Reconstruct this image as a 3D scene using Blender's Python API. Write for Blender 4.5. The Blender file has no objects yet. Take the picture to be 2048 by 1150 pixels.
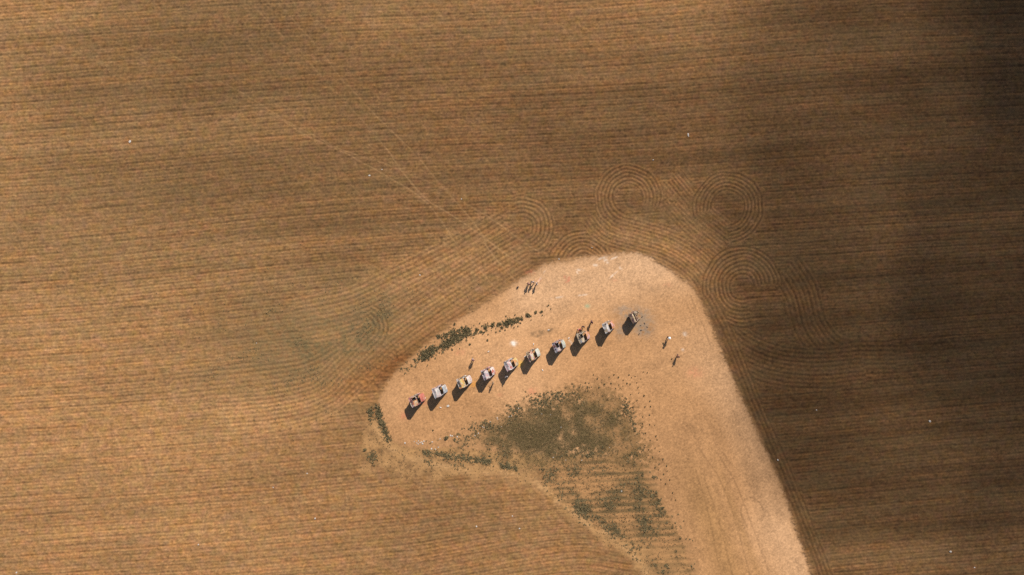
import bpy, bmesh, math, random
import numpy as np
from mathutils import Vector, Matrix, noise as mnoise

random.seed(7); rng = np.random.default_rng(11)
C = bpy.context.scene.collection
S = 0.095            # metres covered by one photo pixel on the ground
H = 145.0            # height of the drone
SUN_EL = 40.0
SUN_AZ = (0.38, 0.925)
W2 = lambda x, y: ((x - 1024) * S, (575 - y) * S)

# ------------------------------------------------------------------ tags and links
def tag(o, label=None, cat=None, group=None, kind=None):
    if label: o['label'] = label
    if cat: o['category'] = cat
    if group: o['group'] = group
    if kind: o['kind'] = kind
    return o

def link(name, me, mat=None, parent=None):
    o = bpy.data.objects.new(name, me); C.objects.link(o)
    if mat is not None: me.materials.append(mat)
    if parent is not None: o.parent = parent
    return o

def empty(name, loc, rot=None):
    o = bpy.data.objects.new(name, None); C.objects.link(o)
    o.location = loc; o.empty_display_size = 0.3
    if rot is not None: o.rotation_euler = rot
    return o

def bm_obj(name, bm, mat, parent=None, smooth=True):
    if parent is not None and parent.name.startswith('buried_car'):
        for v in bm.verts: v.co.y *= 0.98      # narrow body
    bmesh.ops.recalc_face_normals(bm, faces=bm.faces)
    me = bpy.data.meshes.new(name); bm.to_mesh(me); bm.free()
    if smooth:
        me.polygons.foreach_set('use_smooth', [True] * len(me.polygons))
        me.set_sharp_from_angle(angle=math.radians(38))
    return link(name, me, mat, parent)

def thicken(bm, t):
    """give an open sheet a thickness t downwards"""
    bm.normal_update(); fs = list(bm.faces); vs = list(bm.verts)
    up = sum((f.normal.z * f.calc_area() for f in fs)); sg = -1 if up >= 0 else 1
    bnd = [e for e in bm.edges if len(e.link_faces) == 1]
    low = {v: bm.verts.new(v.co + v.normal * (sg * t)) for v in vs}
    for f in fs: bm.faces.new([low[v] for v in reversed(f.verts)])
    for e in bnd: a, b = e.verts; bm.faces.new((a, b, low[b], low[a]))

# ------------------------------------------------------------------ materials
def nmat(name, rough=0.8):
    m = bpy.data.materials.new(name); m.use_nodes = True
    nt = m.node_tree; b = nt.nodes['Principled BSDF']; b.inputs['Roughness'].default_value = rough
    return m, nt, b

def flat_mat(name, col, rough=0.8, var=0.25, scale=8.0, metal=0.0):
    m, nt, b = nmat(name, rough)
    tc = nt.nodes.new('ShaderNodeTexCoord'); n = nt.nodes.new('ShaderNodeTexNoise')
    n.inputs['Scale'].default_value = scale; n.inputs['Detail'].default_value = 4
    nt.links.new(tc.outputs['Object'], n.inputs['Vector'])
    r = nt.nodes.new('ShaderNodeValToRGB')
    r.color_ramp.elements[0].position = 0.3; r.color_ramp.elements[1].position = 0.7
    r.color_ramp.elements[0].color = [c * (1 - var) for c in col] + [1]
    r.color_ramp.elements[1].color = [min(1, c * (1 + var)) for c in col] + [1]
    nt.links.new(n.outputs['Fac'], r.inputs['Fac']); nt.links.new(r.outputs['Color'], b.inputs['Base Color'])
    b.inputs['Metallic'].default_value = metal
    return m

def graffiti(name, cols, scale=2.6, seed=0.0, rough=0.55, stroke=0.7):
    """thick layers of spray paint: blotches of cols, drips and thin strokes over them"""
    m, nt, b = nmat(name, rough); N = nt.nodes.new; L = nt.links.new
    tc = N('ShaderNodeTexCoord'); mp = N('ShaderNodeMapping'); mp.inputs['Location'].default_value = (seed * 3.1, seed * 1.7, seed)
    L(tc.outputs['Object'], mp.inputs['Vector'])
    wn = N('ShaderNodeTexNoise'); wn.inputs['Scale'].default_value = 2.2; wn.inputs['Detail'].default_value = 3
    L(mp.outputs['Vector'], wn.inputs['Vector'])
    ad = N('ShaderNodeVectorMath'); ad.operation = 'MULTIPLY_ADD'; ad.inputs[1].default_value = (0.7, 0.7, 0.7)
    L(wn.outputs['Color'], ad.inputs[0]); L(mp.outputs['Vector'], ad.inputs[2])
    vo = N('ShaderNodeTexVoronoi'); vo.inputs['Scale'].default_value = scale
    L(ad.outputs['Vector'], vo.inputs['Vector'])
    sp = N('ShaderNodeSeparateColor'); L(vo.outputs['Color'], sp.inputs['Color'])
    r = N('ShaderNodeValToRGB'); r.color_ramp.interpolation = 'CONSTANT'
    els = r.color_ramp.elements
    k = len(cols)
    while len(els) < k: els.new(0.5)
    for i in range(k):
        els[i].position = i / k
        els[i].color = list(cols[i]) + [1]
    L(sp.outputs['Red'], r.inputs['Fac'])
    # strokes
    n2 = N('ShaderNodeTexNoise'); n2.inputs['Scale'].default_value = 5.0; n2.inputs['Detail'].default_value = 1.5
    L(ad.outputs['Vector'], n2.inputs['Vector'])
    st = N('ShaderNodeValToRGB'); e = st.color_ramp.elements
    e[0].position = 0.465; e[0].color = (0, 0, 0, 1); e[1].position = 0.49; e[1].color = (1, 1, 1, 1)
    x = e.new(0.52); x.color = (1, 1, 1, 1); x = e.new(0.545); x.color = (0, 0, 0, 1)
    L(n2.outputs['Fac'], st.inputs['Fac'])
    r2 = N('ShaderNodeValToRGB'); r2.color_ramp.interpolation = 'CONSTANT'; e2 = r2.color_ramp.elements
    pal = [cols[-1], cols[0], (0.05, 0.045, 0.06), cols[len(cols) // 2]]
    while len(e2) < 4: e2.new(0.5)
    for i in range(4): e2[i].position = i * 0.25; e2[i].color = list(pal[i]) + [1]
    L(sp.outputs['Green'], r2.inputs['Fac'])
    mx = N('ShaderNodeMix'); mx.data_type = 'RGBA'
    ml = N('ShaderNodeMath'); ml.operation = 'MULTIPLY'; ml.inputs[1].default_value = stroke; L(st.outputs['Color'], ml.inputs[0])
    L(ml.outputs[0], mx.inputs['Factor']); L(r.outputs['Color'], mx.inputs['A']); L(r2.outputs['Color'], mx.inputs['B'])
    # dust and chips
    n3 = N('ShaderNodeTexNoise'); n3.inputs['Scale'].default_value = 14; n3.inputs['Detail'].default_value = 5
    L(mp.outputs['Vector'], n3.inputs['Vector'])
    dr = N('ShaderNodeMapRange'); dr.inputs[1].default_value = 0.5; dr.inputs[2].default_value = 0.75; dr.inputs[4].default_value = 0.55
    L(n3.outputs['Fac'], dr.inputs[0])
    m2 = N('ShaderNodeMix'); m2.data_type = 'RGBA'; m2.inputs['B'].default_value = (0.2, 0.13, 0.085, 1)
    L(dr.outputs[0], m2.inputs['Factor']); L(mx.outputs['Result'], m2.inputs['A']); L(m2.outputs['Result'], b.inputs['Base Color'])
    bp = N('ShaderNodeBump'); bp.inputs['Strength'].default_value = 0.5; bp.inputs['Distance'].default_value = 0.02
    L(n3.outputs['Fac'], bp.inputs['Height']); L(bp.outputs['Normal'], b.inputs['Normal'])
    return m

# ------------------------------------------------------------------ the ground, laid out in metres on a fine grid
G = 0.16
XE, YE = 124.0, 79.2
xs = np.arange(-XE, XE + 1e-6, G); ys = np.arange(-YE, YE + 1e-6, G)
NX, NY = len(xs), len(ys)
X, Y = np.meshgrid(xs, ys)
PX, PY = X / S + 1024, 575 - Y / S      # plan coordinates of the survey (0.095 m units)
PX = PX.astype(np.float32); PY = PY.astype(np.float32)
fy = np.fft.fftfreq(NY, G)[:, None]; fx = np.fft.rfftfreq(NX, G)[None, :]
def fnoise(lx, ly=None, ang=0.0):
    """smooth random field, correlation lengths lx, ly metres, unit deviation"""
    ly = lx if ly is None else ly
    c, s = math.cos(ang), math.sin(ang)
    u = fx * c + fy * s; v = -fx * s + fy * c
    f = np.fft.rfft2(rng.standard_normal((NY, NX))) * np.exp(-2 * math.pi ** 2 * ((u * lx) ** 2 + (v * ly) ** 2) * 0.5)
    a = np.fft.irfft2(f, (NY, NX)); return ((a - a.mean()) / a.std()).astype(np.float32)
def sst(a, b, x):
    t = np.clip((x - a) / (b - a), 0, 1); return t * t * (3 - 2 * t)

def spline(pts, n=8):
    p = [np.array(q, float) for q in pts]; p = [2 * p[0] - p[1]] + p + [2 * p[-1] - p[-2]]
    out = []
    for i in range(1, len(p) - 2):
        for k in range(n):
            t = k / n
            out.append(0.5 * (2 * p[i] + (p[i + 1] - p[i - 1]) * t + (2 * p[i - 1] - 5 * p[i] + 4 * p[i + 1] - p[i + 2]) * t * t + (3 * p[i] - p[i - 1] - 3 * p[i + 1] + p[i + 2]) * t ** 3))
    out.append(p[-2]); return np.array(out)

def poly_dist(pts, reach):
    """signed distance to an open polyline and position along it, for the cells within reach (plan units)"""
    pts = np.asarray(pts, float)
    x0, y0 = pts.min(0) - reach; x1, y1 = pts.max(0) + reach
    i0 = max(0, int(((x0 - 1024) * S + XE) / G)); i1 = min(NX, int(((x1 - 1024) * S + XE) / G) + 2)
    j0 = max(0, int(((575 - y1) * S + YE) / G)); j1 = min(NY, int(((575 - y0) * S + YE) / G) + 2)
    sl = (slice(j0, j1), slice(i0, i1))
    qx, qy = PX[sl], PY[sl]
    best = np.full(qx.shape, 1e9, np.float32); sg = np.zeros(qx.shape, np.float32); al = np.zeros(qx.shape, np.float32)
    acc = 0.0
    for a, b in zip(pts[:-1], pts[1:]):
        d = b - a; l = math.hypot(*d)
        if l < 1e-6: continue
        t = np.clip(((qx - a[0]) * d[0] + (qy - a[1]) * d[1]) / (l * l), 0, 1)
        ex = qx - (a[0] + t * d[0]); ey = qy - (a[1] + t * d[1])
        dd = ex * ex + ey * ey; k = dd < best
        best[k] = dd[k]; sg[k] = np.sign(d[0] * ey - d[1] * ex)[k]; al[k] = (acc + t * l)[k]; acc += l
    return sl, np.sqrt(best) * sg, al, acc

def poly_sd(pts):
    """signed distance to a closed polygon, negative inside"""
    pts = np.asarray(pts, float); best = np.full(PX.shape, 1e9, np.float32); ins = np.zeros(PX.shape, bool)
    for a, b in zip(pts, np.roll(pts, -1, 0)):
        d = b - a; l2 = d @ d
        t = np.clip(((PX - a[0]) * d[0] + (PY - a[1]) * d[1]) / l2, 0, 1)
        np.minimum(best, (PX - a[0] - t * d[0]) ** 2 + (PY - a[1] - t * d[1]) ** 2, out=best)
        if a[1] != b[1]:
            c = ((a[1] > PY) != (b[1] > PY)) & (PX < (b[0] - a[0]) * (PY - a[1]) / (b[1] - a[1]) + a[0]); ins ^= c
    r = np.sqrt(best); r[ins] *= -1; return r

def along(pts, half, ragged=0.6):
    sl, d, al, tot = poly_dist(spline(pts, 5), half * 3); o = np.zeros_like(PX)
    o[sl] = np.exp(-(d / half) ** 2) * sst(-1, 12, al) * sst(-1, 12, tot - al); return o

n_fine = fnoise(0.10); n_clod = fnoise(0.24); n_mid = fnoise(1.2); n_big = fnoise(7.0); n_huge = fnoise(22.0)
ROW = math.atan(0.06)
n_str = fnoise(9.0, 0.5, ROW); n_str2 = fnoise(26.0, 1.6, ROW); n_str3 = fnoise(3.0, 0.22, ROW); n_dash = fnoise(0.9, 0.20, ROW)

# --- bare clearing with its drive
LOT = [(1700,1420),(1662,1250),(1627,1152),(1590,1050),(1555,965),(1525,895),(1498,835),(1472,775),(1448,715),(1425,655),(1402,605),(1385,572),
       (1362,555),(1335,535),(1302,514),(1272,505),(1235,508),(1180,516),(1130,523),(1088,531),(1062,550),(1015,575),(965,607),(915,640),(880,668),
       (845,697),(810,728),(785,752),(768,775),(757,800),(757,830),(768,862),(790,884),(815,893),(850,897),(900,893),(960,900),(1060,910),(1180,915),
       (1275,925),(1300,960),(1335,1020),(1365,1080),(1385,1150),(1440,1420)]
sd_lot = poly_sd(LOT)
edge_n = n_mid * 0.5 + n_clod * 0.9 + n_big * 1.6
lot = sst(4.0, -3.0, sd_lot + edge_n + 1.4 * n_fine)
# --- sandy margin left of the drive and round the west tip (loose, weedy)
MARG = [(735,800),(728,880),(738,930),(800,948),(900,935),(1000,945),(1060,965),(1120,1010),(1180,1052),(1240,1090),(1285,1150),(1300,1420),(1460,1420),
        (1400,1150),(1370,1060),(1330,980),(1300,920),(1260,870),(900,880),(800,880),(765,830)]
sd_m = poly_sd(MARG)
marg = sst(14.0, -14.0, sd_m + n_big * 8 + n_mid * 5 + n_clod * 3) * (1 - lot)
# --- green patch
GREEN = [(842,893),(900,874),(955,848),(1010,826),(1080,800),(1150,783),(1222,788),(1250,815),(1268,850),(1283,900),(1288,918),(1180,920),(1085,938),(1020,930),(960,910),(900,905)]
sd_g = poly_sd(GREEN)
green = sst(18.0, -22.0, sd_g + n_big * 5 + n_mid * 7 + n_clod * 9)
green *= np.clip(0.10 + 1.0 * sst(900, 1060, PX - 0.4 * (PY - 860)) + 0.25 * n_mid + 0.15 * n_clod, 0, 1)
# --- old tilled strip under the green patch
STRIP = [(1085,940),(1180,918),(1288,914),(1312,960),(1332,1020),(1355,1085),(1300,1090),(1225,1075),(1160,1030),(1110,985)]
sd_s = poly_sd(STRIP)
strip = sst(8.0, -8.0, sd_s + n_mid * 4 + n_clod * 2)
STRIP2 = [(1300,1090),(1375,1080),(1400,1150),(1440,1300),(1330,1300),(1290,1140)]
strip2 = sst(12.0, -12.0, poly_sd(STRIP2) + n_mid * 5)

# --- plough rows: straight across the field, each later pass of the tractor lies over the earlier ones
warp = fnoise(38.0) * 4.0 + n_big * 0.25 + n_mid * 0.14
m_ = 0.058 + 0.026 * np.clip(PY / 1150, -0.3, 1.3)
ph = PY + m_ * (PX - 1024) + warp
ph += 26 * sst(780, 1150, PX) * sst(985, 1090, PY) * (1 - sst(1150, 1300, PX))     # rows drift at the foot of the field
phase = ph / 13.3
loose = np.zeros_like(PX)      # how freshly worked a pass looks
ampl = np.ones_like(PX)
passed = np.zeros_like(PX)    # 1 where a later pass lies
def lay(sl, ph_new, alpha, fresh=1.0, amp=1.0):
    """later pass replaces the rows beneath where alpha beats a ragged threshold"""
    k = alpha > 0.5 + 0.14 * n_mid[sl] + 0.1 * n_clod[sl]
    p = phase[sl]; p[k] = (ph_new + n_mid[sl] * 0.04)[k]; passed[sl] = np.where(k, 1.0, passed[sl])
    w = np.clip(alpha, 0, 1); loose[sl] = loose[sl] * (1 - w) + fresh * w; ampl[sl] = ampl[sl] * (1 - w) + amp * w
def band(pts, lo, hi, pitch=8.0, fresh=1.0, soft=9.0, amp=1.0, fade=30.0):
    q = spline(pts); sl, d, al, tot = poly_dist(q, max(abs(lo), abs(hi)) + soft)
    a = sst(lo - soft, lo + soft, d) * (1 - sst(hi - soft, hi + soft, d)) * sst(0, fade, al + 0.5) * sst(0, fade, tot - al + 0.5)
    lay(sl, d / pitch, a, fresh * (1 + 0.5 * np.sin(d * 2 * math.pi / 41 + 0.7)), amp)
def ring(cx, cy, r0, r1, a0=None, a1=None, pitch=8.6, fresh=0.6, sq=1.0, amp=1.5):
    x0, x1, y0, y1 = cx - r1 - 20, cx + r1 + 20, cy - r1 - 20, cy + r1 + 20
    i0 = int(((x0 - 1024) * S + XE) / G); i1 = int(((x1 - 1024) * S + XE) / G); j0 = int(((575 - y1) * S + YE) / G); j1 = int(((575 - y0) * S + YE) / G)
    sl = (slice(j0, j1), slice(i0, i1)); dx = PX[sl] - cx; dy = (PY[sl] - cy) / sq; r = np.hypot(dx, dy) + n_big[sl] * 1.3 + n_mid[sl] * 0.5
    a = sst(r0 - 5, r0 + 5, r) * (1 - sst(r1 - 4, r1 + 4, r))
    if a0 is not None:
        th = np.degrees(np.arctan2(-dy, dx)) % 360
        rel = (th - a0) % 360; span = (a1 - a0) % 360
        a = a * sst(0, 25, rel) * (1 - sst(span - 25, span, rel))
    lay(sl, r / pitch, a, fresh, amp)

band([(330,775),(480,760),(610,742),(680,706),(720,672),(758,640)], -34, 34, 9.5, 0.2, 14)
band([(560,640),(700,612),(800,565),(890,520),(980,468),(1050,425)], -40, 62, 9.0, 0.75, 18, fade=70)
ring(1046, 452, 16, 64, 285, 125, 8.0, 0.45)
band([(420,862),(560,850),(660,822),(722,768),(780,712),(846,662),(920,612),(1000,560),(1075,515)], -78, 14, 8.4, 0.75, 12, fade=30)
ring(728, 655, 14, 50, 300, 80, 8.4, 0.3)
ring(1166, 528, 18, 74, 0, 180, 8.0, 0.2, 0.95)
band([(1190,415),(1222,452),(1280,470),(1345,492),(1400,530),(1432,575)], -34, 42, 7.0, 0.75, 9)
band([(1312,352),(1345,392),(1385,436),(1425,470),(1462,500)], -46, 34, 7.0, 0.55, 9)
ring(1258, 396, 26, 70, 330, 265, 7.4, 0.36)
ring(1455, 414, 30, 76, 260, 205, 7.4, 0.36)
band([(1560,520),(1600,580),(1625,660),(1680,710),(1800,715)], -40, 40, 9.0, 0.0, 10)
band([(1432,655),(1480,700),(1550,730),(1640,738),(1740,728)], -46, 46, 8.5, 0.15, 10)
ring(1484, 574, 22, 82, 350, 300, 7.6, 0.40)
band([(1398,596),(1422,640),(1452,705),(1478,770),(1505,836),(1540,915),(1580,1010),(1630,1140),(1680,1270)], -32, 2, 8.0, 0.25, 7, fade=8)

row_i = np.floor(phase).astype(np.int64)
hsh = (np.sin(row_i * 12.9898) * 43758.5453) % 1.0; hsh2 = (np.sin(row_i * 78.233 + 4.1) * 12543.123) % 1.0
fr = (phase - 0.03 * n_str3 * (1 - passed)) % 1.0
g1 = np.exp(-((fr - 0.5) / np.where(passed > .5, 0.20, 0.125)) ** 2)                        # main furrow
f2 = np.minimum(fr, 1 - fr); g2 = np.exp(-(f2 / 0.10) ** 2)      # shallow one half way between
berm = np.exp(-((fr - 0.76) / 0.10) ** 2) * (1 - passed) + 0.35 * np.exp(-((fr - 0.20) / 0.09) ** 2) * (1 - passed) + 0.8 * passed * np.exp(-(f2 / 0.2) ** 2)
rowamp = np.clip((0.76 + 0.34 * hsh + 0.08 * n_str) * ampl, 0.2, 1.8)
brk = np.clip(0.90 + 0.22 * n_dash * (1 - passed) + 0.10 * n_mid, 0.1, 1.7)
furrow = (g1 * (1 + 0.25 * passed) + (0.20 + 0.40 * hsh2) * g2 * (1 - passed)) * rowamp * brk
berm = berm * rowamp * np.clip(0.65 + 0.35 * fnoise(0.9, 0.3, ROW) * (1 - 0.8 * passed), 0, 1.4)
field = (1 - lot) * (1 - marg * 0.85) * (1 - green)
# old rows in the strip
ph_s = (PY + 0.045 * (PX - 1024) + warp * 0.5) / 12.5
cs = 0.5 + 0.5 * np.cos(2 * math.pi * (ph_s + 0.10 * n_mid))
furrow_s = (1 - cs) * np.clip(strip + strip2 * 0.6, 0, 1) * (1 - lot)

# --- tyre tracks
TR = [[(60,-60),(145,23),(204,74),(337,110),(431,157),(509,200),(568,239),(626,270),(685,300),(763,325),(815,345)],
      [(240,90),(290,113),(391,164),(478,204),(548,231),(615,272),(690,306),(787,360),(850,402),(885,445),(905,476),(928,504),(960,539),(987,572)],
      [(470,-40),(497,0),(564,72),(614,121),(673,184),(740,258),(776,302),(806,345),(850,396),(901,429),(960,468),(999,500),(1042,527)],
      [(520,-40),(552,0),(591,45),(642,102),(673,145),(720,196),(763,243),(823,300),(870,355),(924,417),(964,468),(975,496),(1003,531),(1030,560)],
      [(729,304),(776,320),(815,347),(881,374),(924,402),(987,441),(1042,480),(1077,504)]]
track = np.zeros_like(PX)
for i, t in enumerate(TR):
    sl, d, al, tot = poly_dist(spline(t, 6), 6)
    st = (0.45 + 0.55 * sst(tot * 0.2, tot * 0.8, al)) * (0.8 if i else 0.55)
    v = np.exp(-((d + 0.5 * n_mid[sl]) / 1.2) ** 2) * st * np.clip(0.9 + 0.35 * n_mid[sl], 0, 1.2)
    track[sl] = np.maximum(track[sl], v)
track *= (1 - lot)
dtrack = np.zeros_like(PX)     # faint wheel loops on the drive
for t in ([(1495,1055),(1482,1025),(1490,1000),(1508,997),(1525,1015),(1532,1050)], [(1445,905),(1470,935),(1505,955),(1535,965)], [(1400,900),(1440,960),(1470,1040),(1500,1150)], [(1430,900),(1468,960),(1500,1040),(1540,1150)],
          [(1410,960),(1440,1050),(1465,1150)], [(1392,940),(1420,1040),(1440,1150)], [(1380,590),(1405,650),(1430,715)], [(1370,600),(1395,660),(1420,720)]):
    sl, d, al, tot = poly_dist(spline(t, 6), 6)
    dtrack[sl] = np.maximum(dtrack[sl], np.exp(-(d / 1.3) ** 2) * 0.75)

# --- relief
Z = (0.030 * berm - 0.062 * furrow) * (1 - 0.22 * passed) * field + 0.016 * n_clod * (field * 0.85 + 0.10 + 0.35 * marg) + 0.011 * n_fine * (field + 0.35) + 0.03 * n_big * field
Z += -0.03 * furrow_s + 0.03 * n_mid * np.clip(green + marg, 0, 1) - 0.035 * track - 0.012 * dtrack
Z += lot * (0.012 * n_mid - 0.03) + 0.35 * n_huge * 0.2
Z += 0.10 * np.exp(-(sd_lot / 5.0) ** 2) * (0.6 + 0.4 * n_mid) * (1 - lot) * sst(1280, 1300, PX + 400 * (PY < 760))
rust_z = np.exp(-(((PX - 775 - (735 - PY) * 1.1) / 60) ** 2 + ((PY - 735) / 55) ** 2)) * (1 - lot)
Z += 0.035 * n_clod * rust_z + 0.02 * n_mid * rust_z
# beaten hollow round each car is added below, where the cars are known

# --- albedo of the soil and residue
def col(r, g, b): return np.array([r, g, b], np.float32)
def mixc(a, c_, w): return a * (1 - w[..., None]) + c_ * w[..., None]
straw = np.clip(0.5 + 0.04 * n_str + 0.07 * n_str2 + 0.05 * n_big + 0.05 * n_huge, 0, 1)
fr_ = np.exp(-2 * math.pi ** 2 * ((fx ** 2 + fy ** 2) * 0.75 ** 2)); loose_soft = np.fft.irfft2(np.fft.rfft2(loose) * fr_, (NY, NX)).astype(np.float32)
lowleft = sst(250, 1000, PY - 0.20 * PX + 150) * (1 - sst(1120, 1420, PX))
topleft = sst(320, 60, PX + PY * 0.5)
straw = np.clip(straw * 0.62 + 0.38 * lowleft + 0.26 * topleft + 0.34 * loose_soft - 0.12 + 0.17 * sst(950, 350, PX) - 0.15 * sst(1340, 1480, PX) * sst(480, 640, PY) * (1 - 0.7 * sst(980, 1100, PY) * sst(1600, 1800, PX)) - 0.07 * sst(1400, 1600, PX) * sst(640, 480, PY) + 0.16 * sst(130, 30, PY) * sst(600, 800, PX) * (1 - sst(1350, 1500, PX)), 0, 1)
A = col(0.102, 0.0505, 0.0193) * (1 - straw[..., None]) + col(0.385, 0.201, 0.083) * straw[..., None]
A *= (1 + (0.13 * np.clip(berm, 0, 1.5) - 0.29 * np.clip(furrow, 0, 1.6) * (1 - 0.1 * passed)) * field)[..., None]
A *= np.clip(1 + 0.085 * n_clod + 0.095 * n_fine + 0.03 * n_str3, 0.4, 1.7)[..., None]
A *= np.stack([1 + 0.022 * fnoise(0.4), 1 + 0.015 * fnoise(0.4), 1 + 0.05 * fnoise(0.5)], -1)
# ruddy and grey-green threads in the residue
dull = 0.30 * sst(1150, 500, PX + 0.2 * PY) * sst(900, 450, PY) + 0.12
A = mixc(A, A * col(0.93, 1.0, 1.03), np.clip(dull * 2, 0, 1) * field)
ruddy = np.clip(0.14 * n_str + 0.13 * fnoise(1.2, 0.5, ROW), 0, 0.3) * field
A = mixc(A, A * col(1.12, 0.88, 0.72), ruddy)
grn = np.clip(0.10 + 0.22 * fnoise(5.0, 1.2, ROW) + 0.18 * fnoise(0.7, 0.3, ROW), 0, 0.6) * field
gz = 0.78 * np.exp(-(((PX - 640) / 185) ** 2 + ((PY - 690 + 0.15 * (PX - 640)) / 95) ** 2) * 0.9) * np.clip(0.8 + 0.10 * n_mid + 0.22 * n_clod, 0, 1.2)
A = mixc(A, np.broadcast_to(col(0.118, 0.092, 0.043), A.shape), np.clip(grn * 0.32 + 0.80 * gz * field, 0, 0.85))
gz2 = np.exp(-(((PX - 742) / 40) ** 2 + ((PY - 640 + 0.6 * (PX - 742)) / 34) ** 2)) * np.clip(0.4 + 0.6 * n_clod + 0.4 * n_mid, 0, 1)
A = mixc(A, np.broadcast_to(col(0.060, 0.066, 0.036), A.shape), np.clip(gz2 * 0.32 * field, 0, 0.8))
# rusty stubble bank against the clearing's west end
rust = np.exp(-(((PX - 775 - (735 - PY) * 1.1) / 60) ** 2 + ((PY - 735) / 55) ** 2)) * (1 - lot)
A = mixc(A, A * col(0.95, 0.72, 0.55), np.clip(rust * 0.9, 0, 1))
hug = np.exp(-((sd_lot - 13) / 12.0) ** 2) * (0.75 + 0.25 * n_clod) * np.clip(sst(1120, 1060, PX) + sst(1180, 1260, PX), 0, 1) * sst(800, 745, PY * (PX < 1200))
A = mixc(A, A * col(0.66, 0.60, 0.55), np.clip(hug * np.where(PX < 1120, 0.50, 0.22), 0, 0.9))
A = mixc(A, np.broadcast_to(col(0.40, 0.235, 0.108), A.shape), np.clip(track * 0.50, 0, 1))
# clearing
tone = np.clip(0.5 + 0.10 * n_huge + 0.10 * n_big, 0, 1)
RD_ANG = math.atan2(-0.94, 0.345)
n_lane = fnoise(9.0, 0.45, RD_ANG) * sst(760, 920, PY) + fnoise(5.0, 0.6, 0.35) * 0.6 * sst(880, 760, PY)
pale = sst(660, 540, PY + 0.18 * (PX - 1200)) * sst(980, 1060, PX) + 0.52 * sst(1330, 1440, PX + (PY - 700) * -0.36) * sst(600, 780, PY)
brown = np.exp(-(((PX - 1425 - (PY - 1050) * 0.38) / 38) ** 2)) * sst(850, 1050, PY) + 0.55 * np.exp(-(((PX - 1480 - (PY - 1050) * 0.38) / 9) ** 2)) * sst(850, 1000, PY)
Ld = col(0.440, 0.232, 0.103) * (1 - 0.16 * (1 - tone))[..., None]
Ld = mixc(np.broadcast_to(Ld, A.shape), np.broadcast_to(col(0.540, 0.325, 0.178), A.shape), np.clip(pale * 0.85 + 0.12 * n_big, 0, 1))
Ld = mixc(Ld, np.broadcast_to(col(0.30, 0.160, 0.062), A.shape), np.clip(brown * 0.7, 0, 0.85))
Ld = mixc(Ld, Ld * 0.62, np.clip(dtrack * (0.7 + 0.4 * n_mid), 0, 0.6))
Ld = Ld * np.clip(1 + 0.035 * n_clod + 0.095 * n_fine + 0.035 * n_mid + 0.03 * n_big + 0.04 * n_lane, 0.5, 1.5)[..., None]
A = mixc(A, Ld, lot)
spill = np.exp(-((sd_lot + edge_n) / 7.0) ** 2) * np.clip(0.45 + 0.35 * n_mid + 0.3 * n_clod, 0, 1)      # crumbled edge: soil on the sand, sand in the furrows
A = mixc(A, np.broadcast_to(col(0.30, 0.160, 0.070), A.shape), np.clip(spill * 0.6, 0, 0.7))
# weedy margin: sand with brown duff
Md = mixc(np.broadcast_to(col(0.38, 0.212, 0.088), A.shape), np.broadcast_to(col(0.19, 0.105, 0.046), A.shape), np.clip(0.35 + 0.30 * n_mid + 0.22 * n_clod, 0, 1))
A = mixc(A, Md, marg * 0.85)
Sd = mixc(np.broadcast_to(col(0.33, 0.172, 0.072), A.shape), np.broadcast_to(col(0.105, 0.072, 0.032), A.shape), np.clip((1 - cs) * 0.66 + 0.12 + 0.24 * n_mid + 0.2 * n_str3, 0, 1))
path = along([(742,838),(764,872),(788,898),(822,915),(880,932),(950,942),(1030,950),(1080,972),(1120,1005),(1165,1040),(1215,1070),(1262,1105),(1300,1155),(1330,1250)], 8) * np.clip(0.62 + 0.5 * n_mid + 0.35 * n_clod, 0, 1.2)
A = mixc(A, Sd, np.clip(strip * 0.85 + 0.6 * strip2, 0, 1) * (1 - lot * 0.3))
A = mixc(A, np.broadcast_to(col(0.43, 0.245, 0.108), A.shape), np.clip(path * 0.8, 0, 0.9) * (1 - lot))
# green patch
Gd = mixc(np.broadcast_to(col(0.168, 0.098, 0.038), A.shape), np.broadcast_to(col(0.082, 0.064, 0.027), A.shape), np.clip(0.5 + 0.25 * n_mid + 0.25 * n_big + 0.3 * np.exp(-(((PX - 1110) / 70) ** 2 + ((PY - 880) / 45) ** 2)), 0, 1))
Gd = mixc(Gd, np.broadcast_to(col(0.20, 0.135, 0.07), A.shape), np.clip(0.28 * n_clod + 0.18 * n_fine, 0, 0.6))
A = mixc(A, Gd, green * 0.93)

def blot(x, y, rx, ry, c_, amt, ang=0.0, rag=0.5):
    global A
    ca, sa = math.cos(ang), math.sin(ang); r = 3 * max(rx, ry)
    i0 = max(0, int(((x - r - 1024) * S + XE) / G)); i1 = int(((x + r - 1024) * S + XE) / G) + 1
    j0 = max(0, int(((575 - y - r) * S + YE) / G)); j1 = int(((575 - y + r) * S + YE) / G) + 1
    sl = (slice(j0, j1), slice(i0, i1)); dx = PX[sl] - x; dy = PY[sl] - y
    u = (dx * ca + dy * sa) / rx; v = (-dx * sa + dy * ca) / ry
    w = np.clip(np.exp(-(u * u + v * v) * 0.9) * (1 + rag * (n_clod[sl] + 0.6 * n_fine[sl])), 0, 1) * amt
    A[sl] = mixc(A[sl], np.broadcast_to(np.array(c_, np.float32), A[sl].shape), np.clip(w, 0, 1))
WH, RD, OR, GN = (0.72, 0.66, 0.58), (0.50, 0.15, 0.09), (0.60, 0.27, 0.06), (0.30, 0.36, 0.22)
blot(1028,687, 5,4, WH, 0.95); blot(1024,684, 3,2, WH, 0.6)
blot(1175,612, 4.5,3.5, GN, 0.8, rag=0.2)
blot(1131,556, 5,2, RD, 0.75, 0.9); blot(1135,562, 5,2, RD, 0.7, -0.5); blot(1138,555, 2,2, RD, 0.6)
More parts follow.
